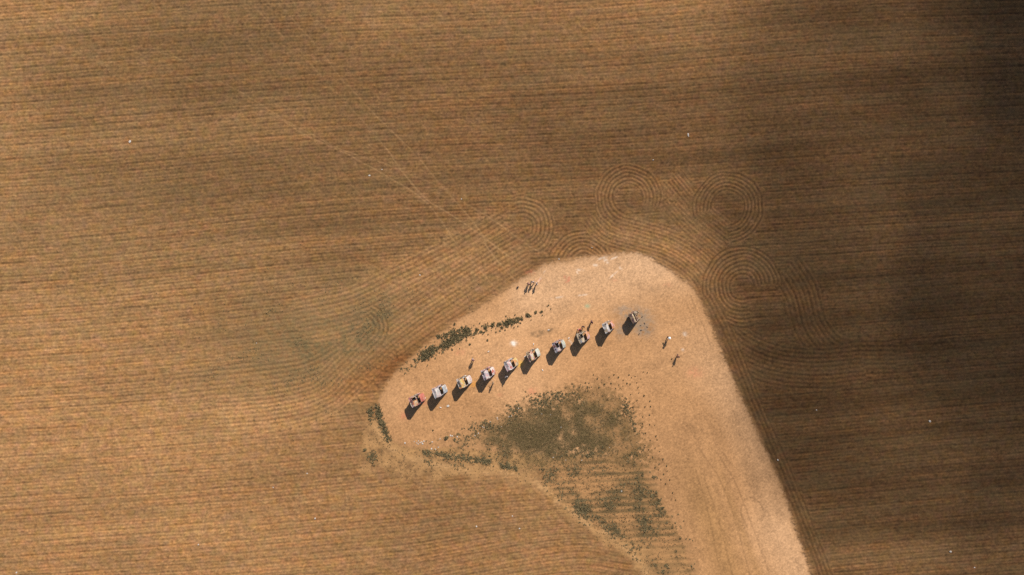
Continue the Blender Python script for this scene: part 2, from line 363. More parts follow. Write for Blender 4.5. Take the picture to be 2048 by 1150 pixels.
for p in ((1082,556,10,1.2,-0.9),(1086,548,6,1.0,-1.0),(1115,595,10,1.5,-0.15),(1140,683,8,1.4,0.8),(1205,516,8,1.5,-0.3),(1213,522,5,3,0.6),(1228,516,6,1.2,-0.4),(1226,550,8,1.3,-0.7),(1165,590,9,1.2,-0.1),(1370,668,4,3,0.6),(1366,700,3,2,0.4),(1190,530,4,2,0.2),(1160,540,5,2,0.1),(1240,535,4,2,0.8),(1155,546,5,1,1.0)):
    blot(p[0], p[1], p[2], p[3], WH, 0.36, p[4], 0.9)
for p in ((1065,782,8,6,0.45),(1390,745,14,9,0.30),(920,705,10,5,0.25),(808,832,8,6,0.4),(1060,545,8,4,0.35),(1080,560,5,3,0.3),(1000,790,5,3,0.25),(1335,570,7,4,0.2),(848,806,5,4,0.4),(1230,560,5,3,0.2)):
    blot(p[0], p[1], p[2], p[3], RD, p[4])
blot(945,771, 4,6, OR, 0.8, -0.3); blot(949,765, 3,7, OR, 0.6); blot(1040,729, 5,5, (0.66,0.38,0.08), 0.9); blot(1043,724, 4,3, (0.66,0.38,0.08), 0.7)
blot(1115,505, 9,5, OR, 0.15)
blot(1278,640, 26,22, (0.27,0.205,0.145), 0.7, 0, 0.4); blot(1290,662, 13,10, (0.22,0.175,0.135), 0.6, 0, 0.5); blot(1268,628, 16,10, (0.20,0.165,0.13), 0.6); blot(1240,660, 8,14, (0.22,0.18,0.14), 0.5)
blot(1245,620, 14,8, (0.25,0.20,0.155), 0.5)
for p in ((1080,665,16,4),(1100,660,6,3),(1075,672,5,2)): blot(p[0], p[1], p[2], p[3], (0.17,0.105,0.055), 0.7, -0.2, 1.0)
blot(1310,577, 6,5, (0.15,0.10,0.06), 0.6, 0.3, 1.2)
# trodden darker earth along the row of cars
sl, d, al, tot = poly_dist([(790,850),(1300,655)], 40)
w = np.exp(-((d + 4) / 30) ** 2) * 0.22
A[sl] = mixc(A[sl], A[sl] * col(0.80, 0.76, 0.72), w * lot[sl])
A = np.clip(A, 0.012, 0.85)

def ground_z(x, y):
    i = min(max(int(round((x + XE) / G)), 0), NX - 1); j = min(max(int(round((y + YE) / G)), 0), NY - 1)
    return float(Z[j, i])

# --- ground material
def soil_material(name, outer=False):
    m, nt, b = nmat(name, 0.95); N = nt.nodes.new; L = nt.links.new
    b.inputs['Specular IOR Level'].default_value = 0.15
    tc = N('ShaderNodeTexCoord')
    n1 = N('ShaderNodeTexNoise'); n1.inputs['Scale'].default_value = 3.2; n1.inputs['Detail'].default_value = 4; n1.inputs['Roughness'].default_value = 0.65
    L(tc.outputs['Object'], n1.inputs['Vector'])
    n2 = N('ShaderNodeTexNoise'); n2.inputs['Scale'].default_value = 11; n2.inputs['Detail'].default_value = 3
    L(tc.outputs['Object'], n2.inputs['Vector'])
    mr = N('ShaderNodeMapRange'); mr.inputs[1].default_value = 0.3; mr.inputs[2].default_value = 0.7; mr.inputs[3].default_value = 0.86; mr.inputs[4].default_value = 1.14
    L(n1.outputs['Fac'], mr.inputs[0])
    mr2 = N('ShaderNodeMapRange'); mr2.inputs[1].default_value = 0.3; mr2.inputs[2].default_value = 0.7; mr2.inputs[3].default_value = 0.84; mr2.inputs[4].default_value = 1.16
    L(n2.outputs['Fac'], mr2.inputs[0])
    mm = N('ShaderNodeMath'); mm.operation = 'MULTIPLY'; L(mr.outputs[0], mm.inputs[0]); L(mr2.outputs[0], mm.inputs[1])
    vm = N('ShaderNodeVectorMath'); vm.operation = 'SCALE'; L(mm.outputs[0], vm.inputs['Scale'])
    bp = N('ShaderNodeBump'); bp.inputs['Strength'].default_value = 0.55; bp.inputs['Distance'].default_value = 0.05
    if outer:
        wv = N('ShaderNodeTexWave'); wv.bands_direction = 'Y'; wv.inputs['Scale'].default_value = 0.262; wv.inputs['Distortion'].default_value = 1.5; wv.inputs['Detail'].default_value = 3
        mp = N('ShaderNodeMapping'); mp.inputs['Rotation'].default_value = (0, 0, -ROW); L(tc.outputs['Object'], mp.inputs['Vector']); L(mp.outputs['Vector'], wv.inputs['Vector'])
        r = N('ShaderNodeValToRGB'); r.color_ramp.elements[0].color = (0.17, 0.10, 0.05, 1); r.color_ramp.elements[1].color = (0.25, 0.15, 0.075, 1)
        L(wv.outputs['Fac'], r.inputs['Fac']); L(r.outputs['Color'], vm.inputs[0])
    else:
        at = N('ShaderNodeAttribute'); at.attribute_name = 'soil'; L(at.outputs['Color'], vm.inputs[0])
    L(n1.outputs['Fac'], bp.inputs['Height']); L(bp.outputs['Normal'], b.inputs['Normal'])
    L(vm.outputs['Vector'], b.inputs['Base Color'])
    return m
SOIL = soil_material('soil')

def grid_object(name, fmask):
    """mesh of the grid cells chosen by fmask"""
    jj, ii = np.nonzero(fmask)
    a = jj * NX + ii; quads = np.stack([a, a + 1, a + NX + 1, a + NX], 1)
    used, inv = np.unique(quads, return_inverse=True)
    co = np.stack([X.ravel()[used], Y.ravel()[used], Z.ravel()[used]], 1).astype(np.float32)
    me = bpy.data.meshes.new(name); nq = len(quads)
    me.vertices.add(len(used)); me.vertices.foreach_set('co', co.ravel())
    me.loops.add(nq * 4); me.loops.foreach_set('vertex_index', inv.reshape(-1).astype(np.int32))
    me.polygons.add(nq); me.polygons.foreach_set('loop_start', (np.arange(nq) * 4).astype(np.int32))
    me.polygons.foreach_set('use_smooth', np.ones(nq, bool))
    me.update(calc_edges=True)
    at = me.attributes.new('soil', 'FLOAT_COLOR', 'POINT')
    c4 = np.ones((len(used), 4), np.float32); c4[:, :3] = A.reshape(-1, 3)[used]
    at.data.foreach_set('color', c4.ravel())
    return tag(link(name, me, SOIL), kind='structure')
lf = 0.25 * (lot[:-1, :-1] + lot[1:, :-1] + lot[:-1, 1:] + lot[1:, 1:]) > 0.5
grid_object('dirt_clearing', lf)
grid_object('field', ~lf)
# land beyond the surveyed sheet, out to the horizon: a ring of cells round it
bm = bmesh.new(); ro = 9000.0
inner = [(-XE, -YE), (xs[-1], -YE), (xs[-1], ys[-1]), (-XE, ys[-1])]; outer = [(-ro, -ro), (ro, -ro), (ro, ro), (-ro, ro)]
vi = [bm.verts.new((x + (0.3 if x < 0 else -0.3), y + (0.3 if y < 0 else -0.3), -0.22)) for x, y in inner]; vo = [bm.verts.new((x, y, -0.22)) for x, y in outer]
for k in range(4): bm.faces.new((vi[k], vi[(k + 1) % 4], vo[(k + 1) % 4], vo[k]))
tag(bm_obj('ground', bm, soil_material('soil_beyond', True), smooth=False), kind='structure')

# ------------------------------------------------------------------ weeds and grass
def leaf_mat(name, c0, c1, c2):
    m, nt, b = nmat(name, 0.75); N = nt.nodes.new; L = nt.links.new
    b.inputs['Specular IOR Level'].default_value = 0.2
    tc = N('ShaderNodeTexCoord'); n = N('ShaderNodeTexNoise'); n.inputs['Scale'].default_value = 2.2; n.inputs['Detail'].default_value = 5
    L(tc.outputs['Object'], n.inputs['Vector'])
    r = N('ShaderNodeValToRGB'); e = r.color_ramp.elements; e[0].position = 0.32; e[0].color = (*c0, 1); e[1].position = 0.70; e[1].color = (*c2, 1)
    x = e.new(0.5); x.color = (*c1, 1)
    L(n.outputs['Fac'], r.inputs['Fac']); L(r.outputs['Color'], b.inputs['Base Color'])
    return m
WEED = leaf_mat('weed_leaves', (0.105, 0.085, 0.042), (0.155, 0.122, 0.061), (0.23, 0.168, 0.084))
GRASS = leaf_mat('grass_blades', (0.080, 0.059, 0.024), (0.125, 0.088, 0.038), (0.20, 0.132, 0.058))
DRY = leaf_mat('dry_blades', (0.10, 0.066, 0.03), (0.17, 0.11, 0.05), (0.27, 0.175, 0.085))

def blades(px_, py_, rad, hgt, nb, size):
    """leaf-sized faces for many tufts: arrays of tuft plan position, radius, height; nb leaves each"""
    n = len(px_); x = np.repeat((px_ - 1024) * S, nb); y = np.repeat((575 - py_) * S, nb); r = np.repeat(rad, nb); h = np.repeat(hgt, nb)
    M = n * nb; th = rng.uniform(0, 2 * math.pi, M); rr = r * np.sqrt(rng.uniform(0, 1, M)) * rng.uniform(0.7, 1.15, M)
    cx = x + rr * np.cos(th); cy = y + rr * np.sin(th)
    gi = np.clip(((cx + XE) / G).astype(int), 0, NX - 1); gj = np.clip(((cy + YE) / G).astype(int), 0, NY - 1); gz_ = Z[gj, gi]
    top = h * (1 - 0.6 * (rr / (r + 1e-6)) ** 2) * rng.uniform(0.25, 1.0, M)
    sz = size * rng.uniform(0.6, 1.4, M)
    a = rng.uniform(0, 2 * math.pi, M); til = rng.uniform(0.0, 0.9, M)
    ux, uy, uz = np.cos(a) * np.cos(til), np.sin(a) * np.cos(til), np.sin(til)
    vx, vy = -np.sin(a), np.cos(a)
    P = np.stack([cx, cy, gz_ + top], 1); U = np.stack([ux, uy, uz], 1) * sz[:, None]; V = np.stack([vx, vy, 0 * vx], 1) * (sz * 0.55)[:, None]
    low = np.stack([cx, cy, gz_ + top * 0.55 - 0.01], 1)
    q = np.stack([P + U, P + V, low - U * 0.8, P - V], 1)
    return q.reshape(-1, 3)
def leaf_object(name, verts, mat, parent=None, origin=None):
    v = verts if origin is None else verts - np.array(origin)[None]
    me = bpy.data.meshes.new(name); nq = len(v) // 4
    me.vertices.add(len(v)); me.vertices.foreach_set('co', v.astype(np.float32).ravel())
    me.loops.add(nq * 4); me.loops.foreach_set('vertex_index', np.arange(nq * 4, dtype=np.int32))
    me.polygons.add(nq); me.polygons.foreach_set('loop_start', (np.arange(nq) * 4).astype(np.int32))
    me.update(calc_edges=True)
    return link(name, me, mat, parent)
def scatter(dens, n):
    """n plan positions drawn from a density map"""
    p = dens.ravel().astype(np.float64); p = np.clip(p, 0, None); p /= p.sum()
    k = rng.choice(p.size, n, p=p)
    return PX.ravel()[k] + rng.uniform(-.8, .8, n), PY.ravel()[k] + rng.uniform(-.8, .8, n)
# grass of the green patch (nobody could count it)
gd = np.clip(green, 0, 1) * (0.75 + np.clip(0.35 * n_mid + 0.35 * n_big, -0.6, 1.2) + 0.5 * np.exp(-(((PX - 1110) / 70) ** 2 + ((PY - 880) / 45) ** 2))) * sst(880, 1060, PX)
gx, gy = scatter(gd, 6500)
tag(leaf_object('grass', blades(gx, gy, rng.uniform(0.2, 0.55, 6500), rng.uniform(0.03, 0.10, 6500), 5, 0.055), GRASS), 'low olive green grass covering the patch below the row of cars', 'grass', kind='stuff')
dx_, dy_ = scatter(np.clip(green + 0.5 * strip * (1 - lot) + 0.35 * marg, 0, 1) * (0.4 + np.clip(0.8 * n_clod, 0, 2)), 6500)
tag(leaf_object('dry_grass', blades(dx_, dy_, rng.uniform(0.06, 0.2, 6500), rng.uniform(0.04, 0.14, 6500), 5, 0.07), DRY), 'thin dry tan grass growing through the green patch', 'grass', kind='stuff')
# weedy fringe that reads as one mass
rimg = 0.6 * np.exp(-((sd_g + 4) / 14) ** 2) * (PY < 915) * sst(880, 960, PX) * np.clip(0.6 + n_mid + 0.3 * n_big, 0, 2)
foot = along([(842,903),(880,909),(930,916),(975,924),(1040,938)], 5.0) * np.clip(0.75 + 0.3 * n_mid + 0.4 * n_clod, 0, 2) * 2.8
foot2 = along([(842,918),(870,928)], 5) * 0.6 + along([(900,930),(940,935)], 4) * 0.35
tailz = sst(14, -10, sd_s) * (0.35 + 0.6 * sst(1000, 1060, PY)) * (0.45 + 0.6 * (1 - cs)) * np.clip(0.25 + 0.9 * n_mid + 0.3 * n_big, 0, 2) * 0.9
tailz += along([(1080,955),(1130,995),(1180,1030),(1225,1058),(1262,1090),(1290,1125)], 10) * np.clip(0.3 + 0.5 * n_mid + 0.4 * n_clod, 0, 2) * sst(1040, 1180, PX)
tailz += strip2 * 0.22 * np.clip(n_mid, 0, 2)
side = sst(14, -14, poly_sd([(1288,920),(1318,960),(1350,1020),(1378,1080),(1392,1140),(1330,1150),(1290,1090),(1270,1000)])) * np.clip(-0.35 + 0.6 * n_mid + 0.55 * n_clod, 0, 2) * 0.7
tip = along([(850,893),(900,880),(950,860),(1000,840)], 9) * np.clip(-0.2 + 0.7 * n_mid + 0.6 * n_clod, 0, 2) * 0.8
dens = rimg + foot + foot2 + tailz + side + tip
wx, wy = scatter(dens, 2300)
tag(leaf_object('weeds', blades(wx, wy, rng.uniform(0.08, 0.30, 2300), rng.uniform(0.06, 0.24, 2300), 12, 0.085), WEED), 'dark green weeds fringing the grass patch and its foot', 'weeds', kind='stuff')
# dense weed bank inside the north-west edge of the clearing
bank = along([(838,720),(856,706),(884,692),(912,676),(945,658)], 8) * 1.7 + along([(870,676),(905,664),(940,656)], 4) * 0.9 + along([(925,666),(955,658),(990,652),(1030,644)], 6.5) * np.clip(0.2 + 0.4 * n_mid + 0.7 * n_clod, 0, 2) * 0.95 + along([(1015,643),(1040,637),(1062,629),(1088,621)], 5) * np.clip(0.1 + 0.6 * n_mid + 0.6 * n_clod, 0, 2) * 0.5 + along([(798,752),(812,738),(838,716)], 5) * 0.5 * np.clip(0.3 + n_clod, 0, 2)
west = along([(754,806),(758,830),(765,850),(774,872),(782,884)], 4.5) * 1.3 + along([(740,812),(742,850)], 5) * 0.5 * np.clip(0.4 + n_mid, 0, 2) + along([(735,905),(760,925)], 9) * 0.3 * np.clip(n_mid, 0, 2)
bx, by = scatter((bank + west) * np.clip(0.8 + 0.2 * n_mid + 0.3 * n_clod, 0.0, 2.2), 1700)
tag(leaf_object('weed_bank', blades(bx, by, rng.uniform(0.06, 0.26, 1700), rng.uniform(0.06, 0.32, 1700), 11, 0.085), WEED), 'dense dark green weeds banked along the left edge of the bare clearing', 'weeds', kind='stuff')
# sparse green shoots in the ploughed land by the turn
sx_, sy_ = scatter((gz2 * 0.9 + 0.5 * gz * np.clip(n_mid, 0, 2)) * field, 650)
tag(leaf_object('green_shoots', blades(sx_, sy_, rng.uniform(0.06, 0.2, 650), rng.uniform(0.04, 0.12, 650), 7, 0.07), WEED), 'sparse green shoots in the ploughed rows left of the clearing', 'weeds', kind='stuff')

# single clumps that stand apart
def clump(x, y, r, label, group=None, n=46, h=None):
    wx_, wy_ = W2(x, y); z = ground_z(wx_, wy_)
    k = 2 if r < .3 else max(3, int(r * 8)); sp_ = 0.15 if r < .3 else 0.22; ox = rng.normal(0, r * sp_ / S, k); oy = rng.normal(0, r * sp_ * .8 / S, k)
    v = blades(np.full(k, x) + ox, np.full(k, y) + oy, np.full(k, r * 0.55), np.full(k, h or (0.18 + r * 0.3)), n // 2, 0.06 + 0.08 * r)
    o = leaf_object('weed_clump', v, WEED, origin=(wx_, wy_, z)); o.location = (wx_, wy_, z)
    return tag(o, label, 'weed', group)
for x, y, r, lab in ((1020,641,0.75,'bushy green weed clump, largest at the thin right end of the weed bank'),
                     (1055,630,0.65,'green weed clump second from the right end of the weed bank'),
                     (1071,625,0.38,'small weed clump last but one at the right tip of the weed bank'),
                     (1084,623,0.30,'faint weed clump at the far right tip of the weed bank'),
                     (1044,638,0.32,'small weed clump just left of the second clump from the right'),
                     (986,650,0.62,'round weed clump halfway along the thin part of the weed bank'),
                     (1003,655,0.45,'low weed clump just below the thin part of the weed bank'),
                     (893,876,0.60,'dark round weed clump alone among litter at the sharp left tip of the grass'),
                     (940,688,0.28,'small lone weed on bare dirt under the weed bank'),
                     (975,680,0.28,'lone low weed on bare dirt right of and below the weed bank'),
                     (910,647,0.3,'small weed alone above the weed bank near the field edge'),
                     (730,899,0.45,'dark weed clump alone in the stubble left of the clearing'),
                     (866,861,0.22,'tiny lone weed on bare dirt below the second car')):
    clump(x, y, r, lab)
for x, y in ((1291,815),(1276,800),(1248,772),(1262,790),(1238,768),(1210,768),(1198,775),(1185,772),(1287,835),(1298,850),(1291,866),(1302,882),(1310,896),(1305,915),(1318,902),(1326,918),(1309,935),(1329,948),(1336,942),(1322,958),(1330,968),(1345,985),(1350,998),(1318,930),(1312,870),(1300,830),(1280,785),(1262,770),(1220,755),(1230,778),(1300,800),(1284,848),(1334,930),(1299,900),(1341,960),(1188,751),(1195,757),(1228,749),(1236,756),(1257,748),(1271,753),(1281,759),(1288,745),(1297,747),(1206,760),(1245,760),(1277,775),(1290,790),(1310,850),(1316,880),(1262,756),(1272,765),(1301,815),(1220,765),(1318,940),(1170,765),(1160,775),(1252,765)):
    clump(x + random.uniform(-2, 2), y + random.uniform(-2, 2), random.uniform(0.08, 0.24), 'small dark weed dotting the sand just outside the grass patch, along its right side', 'small weeds dotted on the sand right of the grass patch', 26)
for x, y in ((1030,630),(1012,632),(1036,652),(1028,655),(960,646),(948,650),(1062,640),(1095,612),(1102,617),(1097,610),(992,664),(976,668),(1085,630),(930,655),(1010,660)):
    clump(x, y, random.uniform(0.13, 0.24), 'tiny weed on pale dirt beside the thin end of the weed bank', 'tiny weeds beside the thin end of the weed bank', 24)
for x, y, lab in ((1326,686,'small dark weed on bare sand beside the person in a white hat'), (1343.5,717.5,'small dark weed on bare sand beside the lone walker in brown')):
    clump(x, y, 0.16, lab, n=30)

# ------------------------------------------------------------------ cars
ROWDIR = math.radians(20.3); RC, RS = math.cos(ROWDIR), math.sin(ROWDIR)
RUBBER = flat_mat('tyre_rubber', (0.022, 0.021, 0.022), 0.85, 0.4)
RUST = flat_mat('rusty_steel', (0.11, 0.062, 0.04), 0.8, 0.5, 6)
CAVITY = flat_mat('dark_inside', (0.03, 0.024, 0.022), 0.9, 0.5, 5)
LENS = flat_mat('tail_lens', (0.32, 0.05, 0.04), 0.4, 0.3)
CH = flat_mat('painted_bumper', (0.30, 0.27, 0.26), 0.45, 0.45, 5)
OX, OZ = 3.0, 0.8     # point of the car that sits at ground level, car coordinates from the tail

def surf(bm, rows, closed=False):
    g = [[bm.verts.new((p[0] - OX, p[1], p[2] - OZ)) for p in r] for r in rows]
    for a, b in zip(g[:-1], g[1:]):
        for k in range(len(a) - 1 + (1 if closed else 0)):
            k2 = (k + 1) % len(a)
            bm.faces.new((a[k], a[k2], b[k2], b[k]))
    return g
def box(bm, x0, x1, y0, y1, z0, z1):
    v = [bm.verts.new((x - OX, y, z - OZ)) for z in (z0, z1) for x, y in ((x0, y0), (x1, y0), (x1, y1), (x0, y1))]
    for f in ((0, 3, 2, 1), (4, 5, 6, 7), (0, 1, 5, 4), (1, 2, 6, 5), (2, 3, 7, 6), (3, 0, 4, 7)): bm.faces.new([v[i] for i in f])
def tube(bm, pts, rad, n=8, cap=True):
    pts = [Vector(p) for p in pts]; rows = []
    for i, p in enumerate(pts):
        d = (pts[min(i + 1, len(pts) - 1)] - pts[max(i - 1, 0)]).normalized()
        a = d.orthogonal().normalized(); b = d.cross(a); r = rad[i] if isinstance(rad, (list, tuple)) else rad
        rows.append([p + (a * math.cos(t) + b * math.sin(t)) * r for t in (2 * math.pi * k / n for k in range(n))])
    # keep rings from twisting
    for i in range(1, len(rows)):
        best = min(range(n), key=lambda s: (rows[i][s] - rows[i - 1][0]).length); rows[i] = rows[i][best:] + rows[i][:best]
        if (rows[i][1] - rows[i - 1][1]).length > (rows[i][-1] - rows[i - 1][1]).length: rows[i] = [rows[i][0]] + rows[i][:0:-1]
    g = surf(bm, rows, True)
    if cap: bm.faces.new(g[0][::-1]); bm.faces.new(g[-1])
def dent(bm, amt, seed):
    for v in bm.verts:
        n = mnoise.noise_vector(v.co * 1.7 + Vector((seed, seed * .7, 0))); v.co += n * amt

def finz(x, fin):      # height of fender top above the belt line: tail fin falling away forward
    return fin * max(0.0, 1 - max(0, x - 0.15) / 1.25) ** 1.3
def dusty(c, k=0.14):
    g = 0.3 * c[0] + 0.5 * c[1] + 0.2 * c[2]; d = (0.36, 0.27, 0.19)
    return tuple((v * (1 - k) + g * k) * 0.80 + q * 0.06 for v, q in zip(c, d))
def make_car(i, tail, tilt, yaw, fin, cols, lid, roof=True, label='', burned=False, tailh=2.8):
    th = math.radians(tilt); c, s = math.cos(ROWDIR + yaw), math.sin(ROWDIR + yaw)
    f = Vector((c * math.cos(th), s * math.cos(th), -math.sin(th))); l = Vector((-s, c, 0)); u = Vector((c * math.sin(th), s * math.sin(th), math.cos(th)))
    k = 1 - tailh / H
    tw = Vector(((tail[0] - 1024) * S * k, (575 - tail[1]) * S * k, tailh))        # where the rear edge of the deck is, in metres
    org = tw + f * OX + u * (OZ - 0.95)
    cols = {k_: [dusty(q) for q in v_] for k_, v_ in cols.items()}
    root = empty('buried_car', org)
    root.rotation_euler = Matrix((f, l, u)).transposed().to_euler()
    tag(root, label, 'car', 'half buried painted cars in a row')
    sid = graffiti(f'side_paint_{i}', cols['side'], 2.4, i + 0.3); top = graffiti(f'lid_paint_{i}', cols['lid'], 2.5, i + 5.1, stroke=0.6); rf = graffiti(f'roof_paint_{i}', cols['roof'], 2.0, i + 9.7, stroke=0.45)
    # body: both quarter panels with fins, sills and inner skins, tail panel, deck frame, floor
    bm = bmesh.new(); xsn = [0, .05, .18, .4, .65, .86, .93, 1.05, 1.2, 1.4, 1.55, 1.67, 1.74, 1.9, 2.2, 2.6, 3.0, 3.4, 3.9]
    for sgn in (1, -1):
        rows = []
        for x in xsn:
            ym = 0.93 + 0.09 * sst(0, 0.9, x); arch = 0.0
            if 0.86 < x < 1.74: arch = 0.36 * math.sqrt(max(0, 1 - ((x - 1.3) / 0.44) ** 2))
            zb = 0.34 + arch + 0.10 * max(0, 1 - x / 0.5); fz = finz(x, fin); cab = x > 1.45
            belt = 0.93
            rows.append([(x, sgn * ym * .86, zb), (x, sgn * ym * .975, zb + .01), (x, sgn * ym, max(zb + .05, .60)), (x, sgn * ym * .985, .80), (x, sgn * ym * .955, belt + fz),
                         (x, sgn * ym * .90, belt + fz + .012), (x, sgn * ym * .84, belt + .015), (x, sgn * ym * .80, belt - .005), (x, sgn * ym * .78, 0.42)])
        surf(bm, rows)
    # tail panel
    surf(bm, [[(-0.03 * (1 - abs(y)) - 0.01 * (z > .5), y * 0.925, z) for y in (-1, -.8, -.5, 0, .5, .8, 1)] for z in (.40, .55, .70, .86, .935)])
    surf(bm, [[(x, y, .925 + 0.03 * (1 - (y / .8) ** 2)) for y in (-.8, -.4, 0, .4, .8)] for x in (-0.01, .1, .16)])
    surf(bm, [[(x, y, .925 + 0.03 * (1 - (y / .8) ** 2)) for y in (-.82, -.4, 0, .4, .82)] for x in (1.30, 1.40, 1.52)])
    dent(bm, 0.02, i * 3.3)
    bm_obj('body', bm, sid, root)
    # floor pan with trunk well, spare-wheel bulkhead
    bm = bmesh.new(); box(bm, 0.04, 3.85, -.79, .79, .36, .41); box(bm, 1.42, 1.50, -.78, .78, .42, .88)
    bm_obj('floor_pan', bm, CAVITY, root, False)
    # trunk lid
    if lid:
        y0, y1, x0, x1 = lid
        bm = bmesh.new(); ysn = [y0 + (y1 - y0) * t / 8 for t in range(9)]
        xl = [x0 + (x1 - x0) * t / 6 for t in range(7)]
        up = lambda x, y: .955 + 0.055 * (1 - (y / .85) ** 2) + 0.03 * math.sin(math.pi * min(1, max(0, (x - .1) / 1.3)))
        surf(bm, [[(x, y, up(x, y)) for y in ysn] for x in xl]); thicken(bm, 0.03)
        dent(bm, 0.03, i * 1.9); bm_obj('trunk_lid', bm, top, root)
    if not lid or lid[1] < .7 or lid[2] > .3:      # bare frame bars round the open trunk
        for sg in (-1, 1):
            bm = bmesh.new(); box(bm, 0.14, 1.34, sg * .76 - .055, sg * .76 + .055, .93, .975)
            dent(bm, 0.02, i + .2); bm_obj('trunk_rail', bm, top, root, False)
    # rear bumper, tail lights
    bm = bmesh.new(); tube(bm, [(.25, -1.03, .50), (.02, -.98, .50), (-.10, -.7, .50), (-.13, 0, .49), (-.10, .7, .50), (.02, .98, .50), (.25, 1.03, .50)], [.05, .08, .085, .075, .085, .08, .05])
    dent(bm, 0.04, i * .77); bm_obj('bumper', bm, sid if not burned else RUST, root)
    for sg in (-1, 1):
        bm = bmesh.new(); zt = .93 + fin * .75 if fin > .12 else .80
        tube(bm, [(-.06, sg * .88, zt - .02), (-.02, sg * .88, zt - .02), (.06, sg * .88, zt - .02)], [.03, .055, .06], 10)
        bm_obj('tail_light', bm, LENS if not burned else RUST, root)
    # rear wheels
    for sg in (-1, 1):
        bm = bmesh.new(); R, r0, w = .37, .21, .105; prof = [(r0, -w * .8), (R * .82, -w), (R * .96, -w * .7), (R, -w * .3), (R, w * .3), (R * .96, w * .7), (R * .82, w), (r0, w * .8)]
        surf(bm, [[(1.3 + q * math.cos(t), sg * .82 + yy, .36 + q * math.sin(t)) for q, yy in prof] for t in (2 * math.pi * n / 24 for n in range(25))], True)
        bmesh.ops.remove_doubles(bm, verts=bm.verts, dist=1e-4)
        wh = bm_obj('wheel', bm, RUBBER, root)
        bm = bmesh.new(); prof = [(.0, .05), (.07, .06), (.09, .03), (.17, .02), (.205, .07), (.215, .075)]
        surf(bm, [[(1.3 + q * math.cos(t), sg * (.82 + yy), .36 + q * math.sin(t)) for q, yy in prof] for t in (2 * math.pi * n / 20 for n in range(21))])
        bmesh.ops.remove_doubles(bm, verts=bm.verts, dist=1e-4)
        bm_obj('rim', bm, sid, wh)
    # doors (rear pair visible above ground), with handle
    if not burned:
        for sg in (-1, 1):
            bm = bmesh.new(); surf(bm, [[(x, sg * (1.02 * w_) + sg * .012, z) for z, w_ in ((.40, .975), (.62, 1.0), (.80, .985), (.91, .96))] for x in (1.86, 2.2, 2.6, 2.78)])
            thicken(bm, 0.012); dent(bm, .02, i * 2.1)
            dr = bm_obj('door', bm, sid, root)
            bm = bmesh.new(); tube(bm, [(1.95, sg * 1.03, .80), (1.98, sg * 1.065, .80), (2.1, sg * 1.065, .80), (2.13, sg * 1.03, .80)], .014, 6); bm_obj('handle', bm, CH, dr)
    # seat
    bm = bmesh.new(); surf(bm, [[(x, y, z) for y in (-.72, -.68, 0, .68, .72)] for x, z in ((1.56, .45), (1.60, .84), (1.66, .90), (1.74, .88), (1.86, .55), (2.3, .52), (2.36, .46))])
    bm_obj('seat', bm, CAVITY, root)
    if roof:
        rx0, rx1 = 1.90, 3.72
        bm = bmesh.new()
        zr = lambda x, y: 1.50 - 0.10 * (abs(y) / .72) ** 2.4 - 0.09 * max(0, (2.25 - x) / .35) ** 2 - .06 * max(0, (x - 3.4) / .3) ** 2
        surf(bm, [[(x, y, zr(x, y)) for y in (-.75, -.70, -.58, -.3, 0, .3, .58, .70, .75)] for x in (rx0, 1.98, 2.1, 2.3, 2.7, 3.0, 3.3, 3.5, rx1)])
        thicken(bm, 0.035); dent(bm, .03, i * 4.7); bm_obj('roof', bm, rf, root)
        for sg in (-1, 1):      # rear pillars
            bm = bmesh.new()
            surf(bm, [[(1.50, sg * .82, .93), (1.50, sg * .77, .93), (1.64, sg * .78, .93), (1.64, sg * .83, .93)], [(1.72, sg * .78, 1.20), (1.72, sg * .73, 1.20), (1.86, sg * .74, 1.20), (1.86, sg * .79, 1.20)], [(1.93, sg * .73, 1.37), (1.93, sg * .68, 1.37), (2.08, sg * .69, 1.40), (2.08, sg * .74, 1.40)]], True)
            dent(bm, .015, i); bm_obj('pillar', bm, sid, root)
            bm = bmesh.new(); tube(bm, [(2.80, sg * .90, .90), (2.81, sg * .80, 1.22), (2.82, sg * .73, 1.42)], .035, 6); bm_obj('pillar', bm, sid, root)
    else:                       # burnt-out shell: bent bars where the roof was
        bm = bmesh.new()
        tube(bm, [(1.5, .76, .93), (1.9, .62, 1.32), (2.3, .40, 1.52), (2.75, .62, 1.30)], .05, 6); tube(bm, [(2.3, .42, 1.50), (2.25, .85, 1.25), (1.75, .82, .95)], .045, 6)
        tube(bm, [(1.5, -.76, .93), (2.0, -.66, 1.15), (2.55, -.75, 1.28), (2.9, -.86, .92)], .05, 6)
        bm_obj('roof_bar', bm, top, root)
        bm = bmesh.new(); surf(bm, [[(x, y, .97 + .12 * math.sin(x * 5 + y * 3)) for y in (-.8, -.55, -.3)] for x in (1.5, 1.7, 1.95, 2.1)]); thicken(bm, .02); dent(bm, .1, 3.1)
        bm_obj('torn_panel', bm, RUST, root)
    return root

